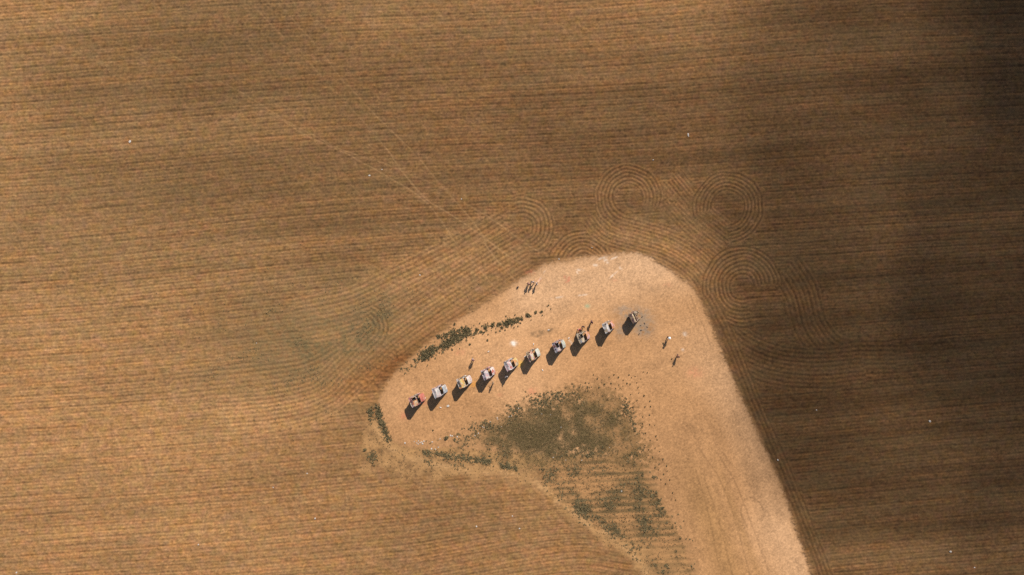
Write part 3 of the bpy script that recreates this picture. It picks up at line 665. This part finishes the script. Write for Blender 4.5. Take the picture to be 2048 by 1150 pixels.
w_ = (0.62, 0.58, 0.56); cr = (0.60, 0.50, 0.36); pk = (0.56, 0.36, 0.38); rd = (0.50, 0.10, 0.07); og = (0.58, 0.25, 0.07); yl = (0.62, 0.44, 0.10); gy_ = (0.34, 0.34, 0.36); lv = (0.38, 0.34, 0.42)
dk = (0.05, 0.045, 0.05); bl = (0.28, 0.36, 0.44); mt = (0.46, 0.52, 0.45); tn = (0.46, 0.33, 0.19); cl_ = (0.58, 0.22, 0.13); mr = (0.20, 0.07, 0.07)
FULL = (-.78, .78, .12, 1.36)
CARS = [
 ((825.0,804.5), 62, .02, .22, dict(side=[cr,rd,mr,pk,dk], lid=[og,cr,tn,og,rd], roof=[rd,rd,cl_,rd,pk]), (-.78,.12,.16,1.36), 'red roofed car with half open orange trunk, at the lower left end of the row'),
 ((871.3,786.4), 64, -.01, .10, dict(side=[gy_,w_,pk,dk], lid=[w_,w_,pk,gy_,w_], roof=[bl,gy_,bl,w_]), FULL, 'pale car with white trunk and grey blue roof, second from the lower left'),
 ((920.8,767.5), 63, -.02, .06, dict(side=[cr,gy_,w_,dk,og], lid=[yl,cr,yl,yl,og], roof=[w_,cr,w_,pk]), FULL, 'car with mustard yellow trunk and white roof, orange paint on dirt beside it'),
 ((969.8,750.3), 65, .02, .30, dict(side=[pk,w_,lv,dk,rd], lid=[w_,pk,rd,w_,lv], roof=[w_,pk,w_,rd]), FULL, 'car with white trunk daubed red and pale pink roof, lone walker above it'),
 ((1015.5,732.4), 63, .03, .12, dict(side=[w_,pk,dk,gy_], lid=[w_,pk,w_,lv,rd], roof=[tn,yl,cr,og]), FULL, 'car with pinkish white trunk and orange yellow roof, yellow paint sprayed on the ground'),
 ((1060.3,713.2), 63, .03, .38, dict(side=[tn,cr,mr,dk,og], lid=[rd,w_,yl,pk,cr], roof=[mt,w_,mt,mt]), FULL, 'car with red, white and yellow trunk and pale mint roof'),
 ((1112.3,695.0), 64, .01, .34, dict(side=[lv,gy_,mr,dk,pk], lid=[lv,gy_,w_,lv,yl], roof=[mt,gy_,gy_,mt]), (-.78,-.2,.16,1.36), 'lavender grey car with gaping open trunk and grey green roof'),
 ((1161.3,676.9), 64, -.02, .28, dict(side=[tn,cr,gy_,dk], lid=[cr,tn,cr,gy_], roof=[cl_,og,cl_,pk]), (-.78,-.05,.16,1.36), 'cream framed car with open trunk and coral roof, people standing at its upper side'),
 ((1212.3,656.5), 65, .01, .45, dict(side=[gy_,tn,w_,dk], lid=[w_,gy_,w_,lv,gy_], roof=[cl_,cl_,og,pk]), FULL, 'car with silvery white closed trunk and coral roof, next to the burnt out car'),
 ((1266.3,636.5), 63, .05, .14, dict(side=[dk,mr,(.09,.075,.06),tn], lid=[tn,cr,tn,(.30,.24,.12)], roof=[tn,dk]), (-.78,.78,.10,.62), 'burnt out roofless car standing in grey ash, last in the row at upper right'),
]
for i, (tl, tilt, yaw, fin, cols, lid, lab) in enumerate(CARS):
    make_car(i, tl, tilt - 2.5, yaw, fin, cols, lid, roof=i != 9, label=lab, burned=i == 9, tailh=2.5 if i != 9 else 2.3)
# charred scraps in the ash
CHAR = flat_mat('charred_scrap', (0.035, 0.03, 0.028), 0.9, 0.4)
for x, y, a in ((1281,651,.4),(1289,647,2.0),(1282,661,.2),(1284,634,.8),(1278,668,1.1),(1294,654,2.7),(1258,630,.6)):
    bm = bmesh.new(); L_ = random.uniform(.14, .3)
    v = [bm.verts.new((math.cos(t) * L_ * (.6 + .5 * random.random()), math.sin(t) * .09 * (.6 + .6 * random.random()), random.uniform(0, .05))) for t in (k * math.pi / 4 for k in range(8))]
    bm.faces.new(v); bmesh.ops.triangulate(bm, faces=bm.faces[:]); thicken(bm, .02)
    o = bm_obj('charred_scrap', bm, CHAR, smooth=False); wx_, wy_ = W2(x, y); o.location = (wx_, wy_, ground_z(wx_, wy_) + .02); o.rotation_euler.z = a
    tag(o, 'charred scrap lying in the grey ash around the burnt out car', 'scrap', 'charred scraps in the ash')

# ------------------------------------------------------------------ people
SKINM = flat_mat('skin', (0.42, 0.25, 0.17), 0.6, 0.08, 3)
def skin_mesh(name, V, E, R, root, lvl=1):
    me = bpy.data.meshes.new(name); me.from_pydata(V, E, [])
    o = bpy.data.objects.new(name, me); C.objects.link(o)
    sk = o.modifiers.new('skin', 'SKIN'); sk.use_smooth_shade = True
    for k, r in enumerate(R):
        d = me.skin_vertices[0].data[k]; d.radius = (r, r) if not isinstance(r, tuple) else r; d.use_root = k == root
    o.modifiers.new('sub', 'SUBSURF').levels = lvl; o.modifiers['sub'].render_levels = lvl
    dg = bpy.context.evaluated_depsgraph_get(); dg.update()
    res = bpy.data.meshes.new_from_object(o.evaluated_get(dg)); res.name = name
    bpy.data.objects.remove(o); return res
CLOTH = {}
def cloth(colr):
    k = tuple(colr)
    if k not in CLOTH: CLOTH[k] = flat_mat('cloth_%d' % len(CLOTH), colr, 0.85, 0.15, 12)
    return CLOTH[k]

def person(x, y, face, label, shirt, trous, hairc, hat=None, stride=0.0, arms=(0.1, 0.1), hgt=1.82, long_hair=False, group=None):
    wx_, wy_ = W2(x, y); root = empty('person', (wx_, wy_, ground_z(wx_, wy_) + 0.005), (0, 0, face)); k = hgt / 1.74
    root.scale = (k * 1.12, k * 1.12, k); tag(root, label, 'person', group)
    V, E, R = [], [], []
    def add(p, r, par=None):
        V.append(p); R.append(r)
        if par is not None: E.append((par, len(V) - 1))
        return len(V) - 1
    # x is forward, y left
    pel = add((0, 0, .95), (.125, .095)); sp = add((0.01, 0, 1.10), (.125, .095), pel); ch = add((0.0, 0, 1.30), (.145, .105), sp); nb = add((-.01, 0, 1.44), (.075, .07), ch); nk = add((0.0, 0, 1.51), .052, nb)
    jaw = add((.025, 0, 1.57), (.062, .068), nk); hd = add((.012, 0, 1.65), (.073, .09), jaw); tp = add((.0, 0, 1.715), (.058, .07), hd)
    add((.108, 0, 1.63), .012, hd)                                     # nose
    for sg in (-1, 1): add((0.0, sg * .086, 1.635), .014, hd)          # ears
    LEG, ARM = {}, {}
    for sg in (-1, 1):
        st = stride * sg; hip = add((0, sg * .095, .90), .082, pel); kn = add((st * .55 + .02, sg * .105, .50), .062, hip); an = add((st * 1.05 - .02, sg * .11, .09), .042, kn)
        he = add((st * 1.05 + .03, sg * .115, .045), .042, an); add((st * 1.05 + .15, sg * .125, .03), .030, he); LEG[sg] = (hip, kn, an)
        ra = arms[0] if sg < 0 else arms[1]
        sh = add((-.01, sg * .175, 1.40), .058, ch)
        # arm raised forward by ra radians from hanging
        ux, uz = math.sin(ra), -math.cos(ra); eb = (V[sh][0] + .28 * ux - .02, sg * .235, V[sh][2] + .28 * uz); el = add(eb, .042, sh)
        rb = ra + .35; fx_, fz = math.sin(rb), -math.cos(rb); wr = (eb[0] + .25 * fx_, sg * .25, eb[2] + .25 * fz); wi = add(wr, .028, el)
        pm = (wr[0] + .07 * fx_, sg * .248, wr[2] + .07 * fz); pi_ = add(pm, (.022, .036), wi); ARM[sg] = (sh, el, wi)
        for q in range(4):                                             # fingers, slightly curled
            off = (q - 1.5) * .019; ln = (.062, .074, .070, .055)[q]
            px_, pz_ = -fz, fx_                                         # across the palm, in the arm's swing plane
            b0 = (pm[0] + .03 * fx_ + px_ * off, sg * .246, pm[2] + .03 * fz + pz_ * off); f0 = add(b0, .0085, pi_)
            f1 = add((b0[0] + ln * .55 * fx_, sg * .238, b0[2] + ln * .55 * fz), .008, f0); add((b0[0] + ln * fx_, sg * .222, b0[2] + ln * fz), .0065, f1)
        t0 = add((pm[0] - .01 * fx_ + .032 * -fz, sg * .238, pm[2] - .01 * fz + .032 * fx_), .010, pi_); add((pm[0] + .035 * fx_ + .048 * -fz, sg * .226, pm[2] + .035 * fz + .048 * fx_), .008, t0)
    link('body', skin_mesh('body', V, E, R, pel), SKINM, root)
    # shirt: torso and sleeves
    sv = [V[pel][:2] + (.90,), V[sp], V[ch], V[nb]]; sr = [(.178, .146), (.164, .130), (.178, .132), (.095, .085)]; se = [(0, 1), (1, 2), (2, 3)]
    for sg in (-1, 1):
        b = len(sv); sh, el, wi = ARM[sg]; mid = tuple(V[el][q] * .55 + V[wi][q] * .45 for q in range(3)) if sum(shirt) < 0.3 else tuple(V[sh][q] * .25 + V[el][q] * .75 for q in range(3))
        sv += [V[sh], tuple(V[sh][q] * .5 + V[el][q] * .5 for q in range(3)), mid]; sr += [.078, .066, .056]; se += [(2, b), (b, b + 1), (b + 1, b + 2)]
    link('shirt', skin_mesh('shirt', sv, se, sr, 0), cloth(shirt), root)
    tv = [(0, 0, .93), (0, 0, 1.03)]; tr = [(.172, .140), (.158, .126)]; te = [(0, 1)]
    for sg in (-1, 1):
        b = len(tv); h_, kn, an = LEG[sg]; tv += [(V[h_][0], V[h_][1], .84), V[kn], tuple(V[kn][q] * .15 + V[an][q] * .85 for q in range(3))]; tr += [.116, .080, .066]; te += [(0, b), (b, b + 1), (b + 1, b + 2)]
    link('trousers', skin_mesh('trousers', tv, te, tr, 0), cloth(trous), root)
    for sg in (-1, 1):
        st = stride * sg
        link('shoe', skin_mesh('shoe', [(st * 1.05 - .045, sg * .112, .055), (st * 1.05 + .05, sg * .117, .05), (st * 1.05 + .18, sg * .125, .04)], [(0, 1), (1, 2)], [.050, .050, .036], 0), cloth((0.06, 0.055, 0.055)), root)
    for sg in (-1, 1):
        bm = bmesh.new(); bmesh.ops.create_icosphere(bm, subdivisions=1, radius=.011, matrix=Matrix.Translation((.086, sg * .032, 1.648))); bm_obj('eye', bm, cloth((0.03, 0.025, 0.025)), root)
    # hair cap, or hat with brim
    bm = bmesh.new(); bmesh.ops.create_uvsphere(bm, u_segments=16, v_segments=10, radius=1.0)
    for v in bm.verts: v.co = Vector((v.co.x * .105 - .012, v.co.y * .092, 1.672 + v.co.z * .082))
    bmesh.ops.delete(bm, geom=[v for v in bm.verts if v.co.x > .03 and v.co.z < 1.69 or (v.co.z < 1.61)], context='VERTS')
    bm_obj('hair', bm, cloth(hairc), root)
    if long_hair:
        link('ponytail', skin_mesh('ponytail', [(-.10, 0, 1.64), (-.125, 0, 1.54), (-.12, 0, 1.40)], [(0, 1), (1, 2)], [.05, .055, .03], 0), cloth(hairc), root)
    if hat is not None:
        bm = bmesh.new()
        prof = [(.001, 1.80), (.06, 1.795), (.095, 1.77), (.108, 1.70), (.112, 1.69), (.20, 1.675), (.205, 1.668), (.11, 1.68)]
        rows = [[(r * math.cos(t) - .012, r * .95 * math.sin(t), z) for r, z in prof] for t in (2 * math.pi * n / 20 for n in range(21))]
        g = [[bm.verts.new(p) for p in r] for r in rows]
        for a, b in zip(g[:-1], g[1:]):
            for q in range(len(prof) - 1): bm.faces.new((a[q], a[q + 1], b[q + 1], b[q]))
        bmesh.ops.remove_doubles(bm, verts=bm.verts, dist=1e-4); bm_obj('hat', bm, cloth(hat), root)
    return root
BRN, BLK, BLD = (0.05, 0.032, 0.022), (0.022, 0.02, 0.02), (0.30, 0.20, 0.10)
TRIO = 'three people standing together at the field edge'
person(1057,567.5, -2.2, 'left one of the three people near the field edge, in a dark maroon top', (0.12,0.035,0.05), (0.04,0.045,0.07), (0.36,0.18,0.15), stride=0.12, group=TRIO, arms=(.2,.1))
person(1065.2,564, -1.2, 'middle one of the three people near the field edge, pale shoulders and dark trousers', (0.62,0.50,0.48), (0.045,0.035,0.03), BRN, stride=0.25, group=TRIO, arms=(.1,.3))
person(1073,567.5, -2.6, 'right one of the three people near the field edge, light top and dark trousers', (0.58,0.46,0.42), (0.05,0.04,0.035), BRN, stride=0.22, group=TRIO, arms=(.3,.1))
person(1335.5,675, -2.0, 'person in a white hat and dark clothes on the sand right of the burnt car', (0.05,0.035,0.035), (0.10,0.06,0.05), BRN, hat=(0.85,0.85,0.85), stride=0.19)
person(1354,712, -2.3, 'person in reddish brown clothes alone on the sand, lower right of everyone', (0.20,0.075,0.05), (0.12,0.055,0.05), BLK, stride=0.31)
person(946.5,719, 1.3, 'person in plum top and grey trousers walking alone above the row of cars', (0.15,0.05,0.06), (0.25,0.27,0.31), BRN, stride=0.19, long_hair=True)
person(1182.5,643.5, -2.4, 'person in wine red top standing a step away from the coral roofed car', (0.13,0.03,0.045), (0.06,0.045,0.06), BLK, stride=0.22, arms=(.1, .5))
person(1165.5,652.5, -1.9, 'person in dark maroon clothes between the red top and the wine red top', (0.075,0.025,0.03), (0.07,0.035,0.035), BLK, arms=(.9, .2))
person(1157.5,658.5, -.9, 'person in a bright red top with pale trousers beside the cream framed car', (0.62,0.055,0.05), (0.55,0.40,0.36), BRN, arms=(1.1, .4), stride=0.16)
person(986.5,765, 2.4, 'tan figure added in place of a loose panel below the red daubed white car', (0.34,0.23,0.13), (0.30,0.21,0.13), BRN, arms=(1.0, .2))  # human figure put here in place of a detached door or panel
person(1013,752, 2.0, 'person in pale grey clothes standing in the shadow of the orange yellow roofed car', (0.26,0.26,0.28), (0.20,0.21,0.24), BRN, stride=0.16)

# ------------------------------------------------------------------ small things lying about
LIT = flat_mat('white_scrap', (0.48, 0.43, 0.38), 0.5, 0.1); CAN = flat_mat('spray_can_shell', (0.66, 0.62, 0.58), 0.35, 0.25)
def scrap(x, y, r, label, group=None, h=None):
    """crumpled scrap: a pinched, folded sheet"""
    r *= 0.84
    bm = bmesh.new(); n = 7; hh = h or r * .5; sd = random.random() * 99
    g = []
    for a in range(n):
        row = []
        for b in range(n):
            u, v = (a / (n - 1) - .5) * 2, (b / (n - 1) - .5) * 2
            nz = mnoise.noise(Vector((u * 2.1 + sd, v * 2.1, sd))); k = 1 - .28 * (u * u * v * v) + .2 * mnoise.noise(Vector((u * 1.4, v * 1.4 + sd, 3)))
            row.append(bm.verts.new((u * r * k, v * r * .72 * k, .02 + hh * (0.45 + .7 * nz) * (1 - .5 * max(u * u, v * v)))))
        g.append(row)
    for a in range(n - 1):
        for b in range(n - 1): bm.faces.new((g[a][b], g[a + 1][b], g[a + 1][b + 1], g[a][b + 1]))
    thicken(bm, .012)
    o = bm_obj('litter_scrap', bm, LIT, smooth=False); wx_, wy_ = W2(x, y); o.location = (wx_, wy_, ground_z(wx_, wy_) + .015); o.rotation_euler.z = random.uniform(0, 6.3)
    return tag(o, label, 'litter', group)
def can(x, y, label, group):
    wx_, wy_ = W2(x, y); root = empty('spray_can', (wx_, wy_, ground_z(wx_, wy_) + .05), (math.pi / 2, 0, random.uniform(0, 6.3))); tag(root, label, 'spray can', group)
    bm = bmesh.new()
    for pr, nm, mt_ in (([(.001, -.13), (.045, -.13), (.050, -.12), (.050, .09), (.036, .12), (.001, .12)], 'can_body', CAN), ([(.001, .18), (.022, .18), (.026, .17), (.026, .121), (.001, .121)], 'can_cap', LIT)):
        bm = bmesh.new(); g = [[bm.verts.new((r * 1.5 * math.cos(t), r * 1.5 * math.sin(t), z * 1.3)) for r, z in pr] for t in (2 * math.pi * k / 14 for k in range(15))]
        for a, b in zip(g[:-1], g[1:]):
            for q in range(len(pr) - 1): bm.faces.new((a[q], a[q + 1], b[q + 1], b[q]))
        bmesh.ops.remove_doubles(bm, verts=bm.verts, dist=1e-4); bm_obj(nm, bm, mt_, root)
cr7 = lambda a, b: (800 + a / 2.805, 740 + b / 2.805)
GL = 'litter in the weeds at the left tip of the grass patch'
for a, b in ((82,404),(95,408),(104,402),(112,410),(120,405),(126,412),(100,415),(136,402),(30,408),(182,405),(178,440),(195,446),(225,387),(216,436),(322,376),(282,366),(290,372)):
    q = cr7(a + random.uniform(-3, 3), b + random.uniform(-3, 3)); scrap(q[0], q[1], random.uniform(.11, .22), 'small white scrap of litter among weeds at the pointed left tip of the grass patch', GL)
GE = 'white litter along the upper left edge of the grass'
for a, b in ((420,368),(440,355),(470,322),(505,290),(545,268),(570,318),(625,258),(665,215),(462,318),(612,262),(548,276)):
    q = cr7(a, b); scrap(q[0], q[1], random.uniform(.09, .16), 'small white scrap caught in the thin upper left edge of the grass patch', GE)
GI = 'white litter inside the grass patch'
for a, b in ((795,246),(845,251),(903,321),(930,505),(1020,506),(1175,435),(860,490)):
    q = cr7(a, b); scrap(q[0], q[1], random.uniform(.08, .14), 'small white scrap lying inside the grass patch', GI)
for x, y, r, lab in ((896,812,.34,'white crumpled bag on bare dirt between the two lower left cars and the grass'),
                     (1243,982,.24,'white scrap lying in the brown tilled strip below the grass patch'),
                     (260,283,.34,'pale crumpled litter alone on the field far to the upper left'),
                     (739,351,.24,'white scrap on the field left of the crossing tyre tracks'),
                     (764,339,.14,'tiny white scrap on the field close above the crossing tyre tracks'),
                     (1859,842,.30,'white scrap in the shaded field far right of the drive'),
                     (1901,1103,.28,'white scrap in the shaded field near the lower right corner'),
                     (1949,1135,.18,'smaller white scrap close to the lower right corner of the field'),
                     (1556,920,.20,'white scrap in the field just right of the drive'),
                     (1633,820,.15,'tiny white scrap in the shaded field right of the drive bend'),
                     (630,1037,.20,'white scrap on the stubble below the left tip of the clearing'),
                     (397,1089,.18,'white scrap on the stubble in the lower left quarter'),
                     (33,1145,.22,'white scrap on the stubble at the lower left corner'),
                     (614,947,.16,'tiny white scrap on the stubble below and left of the clearing'),
                     (546,975,.14,'faint white scrap in the stubble left of the clearing, level with the grass foot'),
                     (840,550,.17,'white scrap in the diagonal plough rows upper left of the clearing'),
                     (923,398,.14,'tiny white scrap where the tyre tracks converge'),
                     (513,686,.13,'tiny white scrap in the straight rows far left of the clearing'),
                     (1306,320,.15,'small white scrap in the field above the plough rings'),
                     (1118,518,.15,'white scrap at the field edge above the red paint mark'),
                     (1184,495,.13,'tiny white scrap inside the flat plough arc above the clearing'),
                     (953,1053,.20,'white scrap in the curved rows below the grass patch'),
                     (1039,1057,.18,'white scrap in the rows left of the weedy drive margin'),
                     (1025,1032,.15,'small white scrap in the rows under the grass foot')):
    scrap(x, y, r, lab)
o = scrap(1376,270,.30,'long white strip of plastic on the field above the plough rings'); o.scale = (.55, 1.9, 1); o.rotation_euler.z = .2
for x, y, lab in ((881,815,'small white spray can lying on dirt below the second car'), (1137.5,676,'spray can lying on dirt by a white paint streak'), (1097,660,'spray can lying on dirt above the mint roofed car'), (1050,713,'spray can lying on dirt left of the mint roofed car'),
                  (850,797,'spray can lying on dirt between the first two cars'), (1067,688,'spray can lying on dirt right of the white paint spot'), (1085,740,'spray can lying on dirt under the row, below the mint roofed car'), (977,703,'spray can lying on dirt above the red daubed white car')):
    can(x, y, lab, 'empty spray cans on the dirt')
# dark bag on the sand left of the trio
BAG = flat_mat('dark_bag', (0.05, 0.035, 0.035), 0.8, 0.3)
wx_, wy_ = W2(1035.5, 574); bag = empty('bag', (wx_, wy_, ground_z(wx_, wy_)), (0, 0, .7)); tag(bag, 'small dark bag lying on the sand left of the three people', 'bag')
bm = bmesh.new(); bmesh.ops.create_cube(bm, size=1.0); bmesh.ops.subdivide_edges(bm, edges=bm.edges[:], cuts=4, use_grid_fill=True)
for v in bm.verts:
    p = v.co.copy(); r = 1 / (1 + 1.3 * (abs(p.x) ** 4 + abs(p.y) ** 4 + abs(p.z) ** 4)); v.co = Vector((p.x * .34 * r * (1.1 - .3 * p.z), p.y * .25 * r, (p.z + .5) * .42 * r)) + mnoise.noise_vector(p * 3) * .012
bm_obj('sack', bm, BAG, bag)
bm = bmesh.new(); pts = [(-.1 + OX, .08, .30 + OZ), (-.05 + OX, .1, .42 + OZ), (.05 + OX, .1, .42 + OZ), (.1 + OX, .08, .30 + OZ)]; tube(bm, pts, .014, 6); bm_obj('strap', bm, BAG, bag)

# ------------------------------------------------------------------ the cloud that shades the right of the field
sun_dir = Vector((SUN_AZ[0], SUN_AZ[1], 0)).normalized(); el = math.radians(SUN_EL)
to_sun = Vector((sun_dir.x * math.cos(el), sun_dir.y * math.cos(el), math.sin(el)))
CZ = 520.0; off = to_sun * (CZ / to_sun.z)
cs_ = 4.0; cu = np.arange(-40, 330, cs_); cv = np.arange(-230, 230, cs_); CU, CV = np.meshgrid(cu, cv)
def vnoise(u, v, sc, z):
    return np.array([mnoise.fractal(Vector((a / sc, b / sc, z)), 0.9, 2.0, 4) for a, b in zip(u.ravel(), v.ravel())]).reshape(u.shape)
cn = vnoise(CU * .8, CV, 34, 3.7); cn2 = vnoise(CU, CV, 70, 9.2); cn3 = vnoise(CU, CV, 17, 21.4)
uu = CU - 4 + 0.10 * CV * (CV < 0) - 0.02 * CV
end = (1 - sst(215, 318, CU)) * (1 - sst(150, 222, np.abs(CV)))
wx2 = CU + 14 * cn2 + 11 * cn + 5 * cn3 + 0.04 * CV - 13 * sst(-12, -42, CV) * (1 - sst(70, 95, CU)) - 8 * sst(25, 45, CV) + 5 * sst(-14, -4, CV)
od = np.interp(wx2, [18, 30, 39, 47, 60, 74, 84, 92, 100, 115], [0, .04, .18, .56, .74, .78, .84, 1.08, 1.65, 2.3])
low = wx2 < 84
od *= np.where(low, 1 + 0.35 * np.exp(-((CV + 20) / 14) ** 2) - 0.30 * sst(-28, -45, CV) - 0.2 * sst(45, 56, CV), 1 - 0.35 * sst(-25, -48, CV)) * np.clip(1 + .75 * cn, .35, 2) * end
od += 0.22 * np.exp(-(((CU - 10) / 24) ** 2 + ((CV - 26) / 13) ** 2)) * np.clip(1 + .8 * cn, 0, 2)
od = np.clip(od - 0.30 * np.exp(-(((CU - 69) / 10) ** 2 + ((CV - 42) / 7) ** 2)) + 0.20 * np.exp(-(((CU - 49) / 7) ** 2 + ((CV - 50) / 7) ** 2)) + 0.22 * np.exp(-(((CU - 47) / 6) ** 2 + ((CV - 16) / 14) ** 2))
             + 0.22 * np.exp(-(((CU - 57) / 11) ** 2 + ((CV - 14) / 20) ** 2)) - 0.22 * np.exp(-(((CU - 72) / 9) ** 2 + ((CV - 20) / 8) ** 2)), 0, None)
od *= 1 - 0.90 * sst(-30, -48, CV)
thick = od * 26.0
bm = bmesh.new(); top_v, bot_v = {}, {}
for j in range(len(cv)):
    for i in range(len(cu)):
        t = thick[j, i] if 0 < i < len(cu) - 1 and 0 < j < len(cv) - 1 else 0.0
        px_, py_ = cu[i] + off.x, cv[j] + off.y
        top_v[i, j] = bm.verts.new((px_, py_, CZ + .62 * t + .25)); bot_v[i, j] = bm.verts.new((px_, py_, CZ - .38 * t - .25))
keep = lambda i, j: max(thick[j, i], thick[j + 1, i], thick[j, i + 1], thick[j + 1, i + 1]) > 0.3
for j in range(len(cv) - 1):
    for i in range(len(cu) - 1):
        if keep(i, j):
            bm.faces.new((top_v[i, j], top_v[i + 1, j], top_v[i + 1, j + 1], top_v[i, j + 1])); bm.faces.new((bot_v[i, j], bot_v[i, j + 1], bot_v[i + 1, j + 1], bot_v[i + 1, j]))
for e in [e for e in bm.edges if len(e.link_faces) == 1]:
    a, b = e.verts
    if a.co.z > CZ:
        ka = next((bot_v[k] for k, v in ((k, top_v[k]) for k in ((int(round((a.co.x - off.x - cu[0]) / cs_)), int(round((a.co.y - off.y - cv[0]) / cs_))),)) if v is a), None)
        kb = bot_v[(int(round((b.co.x - off.x - cu[0]) / cs_)), int(round((b.co.y - off.y - cv[0]) / cs_)))]
        bm.faces.new((a, b, kb, ka))
bmesh.ops.delete(bm, geom=[v for v in bm.verts if not v.link_faces], context='VERTS')
cm = bpy.data.materials.new('cloud_vapour'); cm.use_nodes = True; nt = cm.node_tree; nt.nodes.remove(nt.nodes['Principled BSDF'])
pv = nt.nodes.new('ShaderNodeVolumePrincipled'); pv.inputs['Density'].default_value = 1 / 26.0 * to_sun.z; pv.inputs['Color'].default_value = (.92, .92, .92, 1); pv.inputs['Anisotropy'].default_value = .3
nt.links.new(pv.outputs['Volume'], nt.nodes['Material Output'].inputs['Volume'])
tag(bm_obj('cloud', bm, cm), kind='structure')

# ------------------------------------------------------------------ light, camera, output
sc = bpy.context.scene
w = bpy.data.worlds.new('World'); sc.world = w; w.use_nodes = True; nt = w.node_tree
sky = nt.nodes.new('ShaderNodeTexSky'); sky.sky_type = 'NISHITA'; sky.sun_disc = False; sky.sun_elevation = el; sky.sun_rotation = math.atan2(sun_dir.x, sun_dir.y)
nt.links.new(sky.outputs['Color'], nt.nodes['Background'].inputs['Color']); nt.nodes['Background'].inputs['Strength'].default_value = 0.07
sl_ = bpy.data.lights.new('Sun', 'SUN'); sl_.energy = 5.0; sl_.angle = math.radians(0.5); sl_.color = (1.0, 0.93, 0.82)
so = bpy.data.objects.new('Sun', sl_); C.objects.link(so); so.rotation_euler = (-to_sun).to_track_quat('-Z', 'Y').to_euler(); so.location = (60, 140, 120)
cam = bpy.data.cameras.new('Camera'); co = bpy.data.objects.new('Camera', cam); C.objects.link(co)
cam.sensor_width = 36; cam.lens = 36 * H / (2048 * S); cam.clip_start = 1; cam.clip_end = 20000
co.location = (0, 0, H); co.rotation_euler = (0, 0, 0); sc.camera = co
sc.view_settings.view_transform = 'Standard'; sc.view_settings.look = 'None'; sc.view_settings.exposure = 0.32; sc.view_settings.gamma = 1; sc.view_settings.use_curve_mapping = False
sc.cycles.max_bounces = 5; sc.cycles.volume_bounces = 1; sc.cycles.use_denoising = False
